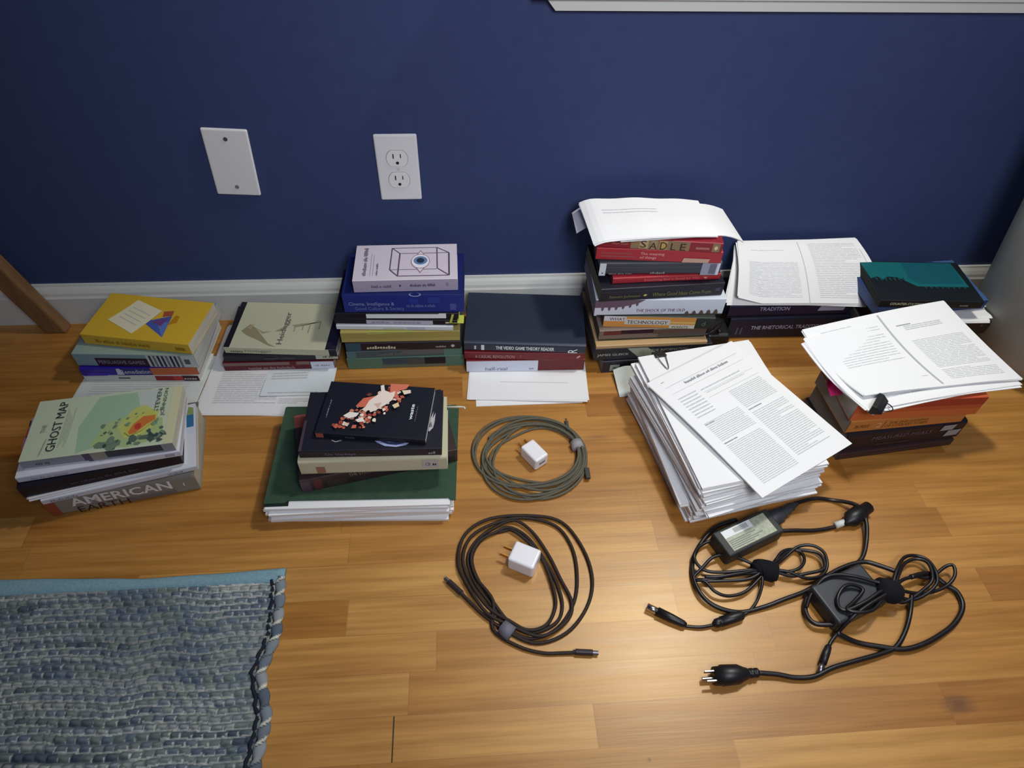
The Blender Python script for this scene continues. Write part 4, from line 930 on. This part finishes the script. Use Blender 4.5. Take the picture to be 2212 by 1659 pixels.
def cube(label, cx, cy, rot, wd, dp, ht, port=False):
    o = thing('usb_charger', label, 'charger', (cx, cy, 0), math.radians(rot))
    mb = MB(); mb.box(-wd / 2, -dp / 2, .0005, wd / 2, dp / 2, ht); bevel(mb.build('body', WHITEP, o), .0035, 4)
    mb = MB()
    for s in (-.0063, .0063):
        mb.box(-.5 * wd - .015 if not port else s - .0007, s - .0007 if not port else dp / 2 - .001, ht * .5 - .003, -.5 * wd + .001 if not port else s + .0007, s + .0007 if not port else dp / 2 + .013, ht * .5 + .003)
    mb.build('prongs', GOLD, o)
    if port:
        mb = MB(); mb.box(-.006, -dp / 2 - .0004, ht * .45, .006, -dp / 2 + .001, ht * .45 + .004); mb.build('port', M((120, 112, 118), 1, .5, name='port'), o)
    return o


cube('white cube charger lying inside the grey-green cable coil', .1035, -.3740, 28 + 7, .027, .040, .026, True)
cube('white cube charger with brass prongs lying inside the black cable coil', .0725, -.5600, -27, .040, .033, .029)

# black braided cable
BLKB = noise_mat('black_braid', (34, 26, 22), (60, 48, 42), 1600, .6, 1, (1, 1, 1), .4)
c2 = thing('charging_cable', 'coiled black braided cable with a grey tie, in the front centre', 'cable', (.068, -.583, 0))
rr = random.Random(2)
LA = [(0.0236, 0.1006), (0.0686, 0.0862), (0.0944, 0.0403), (0.1012, -0.0078), (0.0874, -0.0486), (0.0551, -0.0828), (0.0129, -0.0949), (-0.0235, -0.0784), (-0.0538, -0.0509), (-0.0784, -0.0089), (-0.0911, 0.0276), (-0.0801, 0.0724), (-0.0407, 0.0982)]
LB = [(0.0126, 0.0971), (0.0573, 0.0812), (0.0777, 0.045), (0.0801, 0.0004), (0.0701, -0.0409), (0.0433, -0.0757), (0.0072, -0.0884), (-0.0232, -0.074), (-0.0503, -0.0444), (-0.0731, -0.007), (-0.0843, 0.0309), (-0.0712, 0.068), (-0.0304, 0.0912)]
LC = [(-0.0055, 0.0924), (0.021, 0.0711), (0.0416, 0.0318), (0.0545, -0.0054), (0.0668, -0.0407), (0.0571, -0.0668), (0.0199, -0.0872), (-0.0211, -0.0703), (-0.0468, -0.0379), (-0.0684, -0.0024), (-0.0775, 0.0342), (-0.063, 0.0637), (-0.0379, 0.082)]
LD = [(-0.0133, 0.0824), (0.0134, 0.0637), (0.0371, 0.0209), (0.05, -0.0157), (0.053, -0.0467), (0.0408, -0.0691), (0.0079, -0.0802), (-0.0196, -0.0678), (-0.0434, -0.0348), (-0.065, 0.001), (-0.0721, 0.034), (-0.0597, 0.0597), (-0.0348, 0.074)]
LE = [(-0.0068, 0.0741), (0.019, 0.048), (0.0337, 0.0211), (0.043, -0.0188), (0.0433, -0.0462), (0.0278, -0.0717), (0.0018, -0.0779), (-0.0225, -0.0637), (-0.0452, -0.0313), (-0.0648, 0.0045), (-0.0706, 0.0376), (-0.0525, 0.0671), (-0.0206, 0.0772)]
P = [(-.104, -.004, .003), (-.094, -.012, .004), (-.080, -.028, .004), (-.056, -.054, .004)]
for t_, lp in enumerate((LA, LC, LB, LE, LD)):
    # each turn runs anticlockwise from the tie
    o_ = [7, 6, 5, 4, 3, 2, 1, 0, 12, 11, 10, 9, 8]
    for q, i_ in enumerate(o_):
        x, y = lp[i_]
        P.append((x, y, .0023 + .0021 * ((t_ * 2 + (q // 4)) % 4) * (1.0 if i_ in (6, 7, 8, 9, 10, 11) else .6)))
P += [(-.045, -.073, .003), (-.012, -.098, .003), (.02, -.1085, .0028), (.045, -.110, .003), (.064, -.1105, .0035)]
mb = MB(); mb.tube(catmull(P, 5), .0025, 8); mb.build('cord', BLKB, c2, True)
mb = MB(); mb.tube([(-.033, -.071, .0055), (-.020, -.082, .0055)], [.0105, .0105], 14); mb.build('tie', M((112, 112, 122), 1, .6, name='tie'), c2, True)
for (a, b, n_, tip) in (((.060, -.1098), (.086, -.1125), 'connector', True), ((-.085, -.022), (-.105, -.001), 'connector', False)):
    A = Vector((a[0], a[1], .0045)); B = Vector((b[0], b[1], .0045)); d = (B - A).normalized()
    mb = MB(); mb.tube([A, A + d * .003, A + d * .0035, B], [.0026, .0030, .0042, .0042], 12)
    mb.tube([B, B + d * .0075], .003, 12, 1)
    mb.build(n_, [M((46, 36, 38), 1, .4, .5, name='plug'), METAL], c2, False)


def cord(name, pts, z, r, parent, mat=RUBBER, seed=1, ends=None, amp=.8):
    o_ = parent.location
    Q = [(p[0] - o_.x, p[1] - o_.y, (p[2] if len(p) > 2 else z) + r * amp * (1 + math.sin(i * 1.3 + seed))) for i, p in enumerate(pts)]
    mb = MB(); mb.tube(catmull(Q, 6), r, 9); return mb.build(name, mat, parent, True)


def seg(name, a, b, radii, parent, mats, n=14, z=(.006, .006), flat=1.0):
    o_ = parent.location; A = Vector((a[0] - o_.x, a[1] - o_.y, z[0])); B = Vector((b[0] - o_.x, b[1] - o_.y, z[1]))
    mb = MB(); m_ = len(radii); mb.tube([A + (B - A) * t for t, _ in radii], [r for _, r in radii], n); return mb.build(name, mats, parent, True)


# ---- laptop adapter with label
ad = thing('laptop_adapter', 'black laptop power adapter with a silver label and bundled cords, nearest the paper heap', 'adapter', (.408, -.541, 0))
ang = math.atan2(.033, .098)
mt = Matrix.Rotation(math.atan2(-.5358 + .5735, .4645 - .3707), 4, 'Z')
mb = MB(); mb.box(-.051, -.0215, .002, .051, .0215, .030, 0, mt); bevel(mb.build('housing', M((44, 46, 46), 1, .5, .4, name='adapter_plastic'), ad), .003, 3)
mb = MB(); mb.box(-.040, -.0165, .0301, .040, .0165, .0304, 0, mt); lb = mb.build('label', noise_mat('silver_label', (150, 156, 134), (178, 184, 160), 220, .35, 1, (1, 1, 1), 0, .5), ad)
mb = MB(); mb.box(-.040, .0045, .0305, .012, .0165, .0307, 0, mt); mb.build('barcode_sticker', M((226, 230, 230), 1, .5, name='sticker'), lb)
mb = MB()
for i in range(16): mb.box(-.020 + i * .0016, .007, .0308, -.0192 + i * .0016, .0145, .0309, 0, mt)
for i in range(6): mb.box(-.038, -.014 + i * .003, .0308 - .0003, .0 + (i % 3) * .01, -.0128 + i * .003, .0309, 0, mt) if i < 5 else None
mb.build('barcode', M((130, 132, 130), 1, .6, name='print'), lb)
# grey cord connector at the far end
P0 = (.446, -.520); P1 = (.512, -.482)
seg('appliance_inlet', P0, P1, [(0, .0125), (.38, .0125), (.45, .009), (.52, .010), (.58, .0075), (.66, .0085), (.72, .0065), (.80, .0072), (.86, .005), (1, .0035)], ad, M((58, 60, 66), 1, .5, .4, name='grey_plastic'), 10, (.013, .007))
cord('mains_cord', [(.506, -.484), (.543, -.475), (.572, -.478), (.599, -.496, .014), (.603, -.522, .010), (.593, -.554), (.576, -.580), (.555, -.591), (.514, -.607), (.472, -.627), (.438, -.637), (.404, -.646), (.369, -.651), (.338, -.643), (.320, -.626), (.315, -.599), (.322, -.570), (.339, -.545), (.369, -.519), (.405, -.508)], .0035, .0032, ad, seed=2)
cord('mains_cord', [(.578, -.520), (.553, -.526), (.522, -.530), (.486, -.530), (.456, -.531)], .003, .0032, ad, seed=3)
seg('mains_plug', (.568, -.525), (.618, -.499), [(0, .004), (.16, .0075), (.3, .013), (.7, .0135), (.74, .010), (1, .0095)], ad, BLACK, 12, (.009, .014))
seg('white_band', (.556, -.5255), (.574, -.5205), [(0, .0052), (1, .0052)], ad, M((206, 212, 204), 1, .5, name='band'), 12, (.0085, .009))
cord('output_cord', [(.360, -.541, .012), (.345, -.546, .010), (.332, -.554), (.323, -.566), (.324, -.579), (.338, -.590), (.368, -.593), (.413, -.593), (.452, -.599), (.476, -.609), (.501, -.606), (.516, -.592), (.518, -.572), (.505, -.560), (.484, -.559), (.462, -.572), (.439, -.587), (.415, -.597), (.376, -.600), (.334, -.603), (.315, -.599), (.331, -.585), (.350, -.571), (.375, -.568), (.397, -.576), (.421, -.590), (.446, -.598), (.469, -.596), (.484, -.583), (.486, -.568), (.474, -.562), (.456, -.567), (.438, -.583), (.408, -.607), (.383, -.624), (.357, -.629), (.339, -.623), (.328, -.608), (.317, -.604)], .008, .0024, ad, seed=4, amp=1.2)
cord('output_cord', [(.330, -.600, .010), (.352, -.602, .011), (.385, -.599, .012), (.423, -.594, .012), (.455, -.604, .010), (.480, -.603, .010), (.508, -.597, .009), (.512, -.575, .008), (.495, -.565, .008), (.470, -.564, .008), (.445, -.580, .011), (.423, -.592, .012), (.395, -.606, .009), (.350, -.606, .009), (.325, -.604, .007)], .008, .0025, ad, seed=6, amp=1.0)
cord('output_cord', [(.418, -.592, .009), (.414, -.603, .012), (.409, -.618, .010), (.398, -.636, .005), (.383, -.650, .004), (.368, -.657, .0035)], .004, .0021, ad, seed=5, amp=.3)
cord('output_cord', [(.332, -.666), (.309, -.669), (.287, -.666)], .003, .0023, ad, seed=1, amp=.3)
seg('ferrite_bead', (.372, -.656), (.325, -.6675), [(0, .0032), (.06, .0060), (.12, .0070), (.74, .0072), (.76, .0055), (.80, .0065), (.9, .0062), (1, .0030)], ad, BLACK, 14, (.0075, .0075))
seg('output_plug', (.288, -.6665), (.252, -.645), [(0, .0030), (.1, .0048), (.5, .0062), (1, .0066)], ad, BLACK, 14, (.0070, .0070))
seg('plug_tip', (.253, -.6455), (.239, -.637), [(0, .0050), (1, .0050)], ad, M((210, 200, 190), 1, .25, .5, 1, name='nickel'), 14, (.0070, .0070))
mb = MB(); mb.tube(catmull([(.408 + .0 - .408, -.594 + .541, .010), (.006, -.051, .0105), (.016, -.053, .0105), (.024, -.056, .010), (.030, -.058, .010)], 4), [.012] * 3 + [.0148] * 11 + [.012] * 3, 14); mb.build('cord_strap', VELCRO, ad, True)

# ---- second adapter
a2 = thing('laptop_adapter', 'plain black laptop power adapter buried under its cords, rightmost on the floor', 'adapter', (.522, -.642, 0))
m2 = Matrix.Rotation(math.radians(20), 4, 'Z')
mb = MB(); mb.box(-.045, -.030, .002, .047, .030, .029, 0, m2); bevel(mb.build('housing', M((40, 44, 50), 1, .42, .5, name='adapter_plastic'), a2), .004, 3)
cord('mains_cord', [(.367, -.735), (.393, -.738), (.416, -.743), (.441, -.743), (.469, -.734), (.504, -.727), (.539, -.720), (.566, -.712), (.588, -.693), (.607, -.668), (.618, -.644, .012)], .0055, .0033, a2, seed=2, amp=.4)
cord('mains_cord', [(.490, -.690, .010), (.516, -.701), (.545, -.709), (.575, -.715), (.603, -.711), (.636, -.699), (.667, -.683), (.690, -.661), (.692, -.640), (.680, -.627), (.662, -.612, .010), (.627, -.619, .018)], .0035, .0037, a2, seed=3, amp=.4)
cord('mains_cord', [(.611, -.609, .016), (.592, -.596, .012), (.574, -.588, .008), (.544, -.593, .006), (.511, -.606, .006), (.486, -.621, .006), (.468, -.639, .006), (.460, -.659, .006), (.466, -.675, .008), (.490, -.679, .012)], .012, .0034, a2, seed=4, amp=.3)
cord('output_cord', [(.575, -.636, .036), (.559, -.630, .034), (.536, -.622, .034), (.510, -.617, .033), (.488, -.622, .031), (.472, -.636, .018), (.462, -.652, .010)], .034, .0026, a2, seed=5, amp=.3)
cord('output_cord', [(.575, -.642), (.561, -.646), (.534, -.659), (.506, -.668), (.496, -.664), (.498, -.651), (.510, -.638), (.525, -.634), (.539, -.641), (.521, -.656), (.504, -.668), (.520, -.674), (.539, -.671), (.555, -.660), (.570, -.648)], .033, .0026, a2, seed=6, amp=.9)
cord('output_cord', [(.568, -.650, .036), (.540, -.662, .037), (.512, -.676, .034), (.500, -.684, .022), (.492, -.690, .010), (.480, -.700, .006), (.474, -.707, .006)], .03, .0026, a2, seed=2, amp=.3)
cord('output_cord', [(.595, -.629), (.611, -.607), (.632, -.588), (.652, -.583), (.666, -.591), (.667, -.610), (.660, -.630), (.639, -.644), (.616, -.650), (.598, -.645), (.591, -.638), (.612, -.623), (.639, -.617), (.659, -.619), (.687, -.605), (.697, -.606), (.691, -.622), (.671, -.635), (.637, -.642), (.605, -.638), (.597, -.633), (.614, -.611), (.632, -.595), (.651, -.589), (.663, -.599), (.656, -.624), (.639, -.637), (.604, -.653), (.590, -.648)], .012, .0025, a2, seed=7, amp=1.6)
seg('output_plug', (.476, -.704), (.458, -.727), [(0, .0026), (.1, .0044), (.4, .0052), (1, .0052)], a2, BLACK, 14, (.0065, .0065))
seg('plug_tip', (.4585, -.7265), (.449, -.7385), [(0, .0036), (1, .0036)], a2, METAL, 14, (.0065, .0065))
mb = MB(); mb.tube([(.040, .004, .030), (.044, .003, .029), (.066, -.001, .024), (.070, -.002, .022)], [.0135, .0165, .0165, .0135], 18); mb.build('cord_strap', VELCRO, a2, True)
# three-pin plug
pg = seg('mains_plug', (.368, -.735), (.306, -.7375), [(0, .0034), (.04, .0062), (.10, .0062), (.11, .0050), (.15, .0064), (.21, .0064), (.22, .0052), (.27, .0072), (.34, .0085), (.48, .0125), (.84, .0135), (.86, .0120), (1, .0118)], a2, BLACK, 14, (.0095, .0135))
mb = MB(); o_ = a2.location
for dx, dy, dz in ((0, .006, .0165), (0, -.006, .0165)): mb.box(.2935 - o_.x, -.7385 + dy - .0008 - o_.y, dz - .003, .311 - o_.x, -.7385 + dy + .0008 - o_.y, dz + .003)
mb.tube([(.311 - o_.x, -.7385 - o_.y, .0085), (.291 - o_.x, -.7385 - o_.y, .0085)], .0023, 10); mb.build('prongs', METAL, pg)
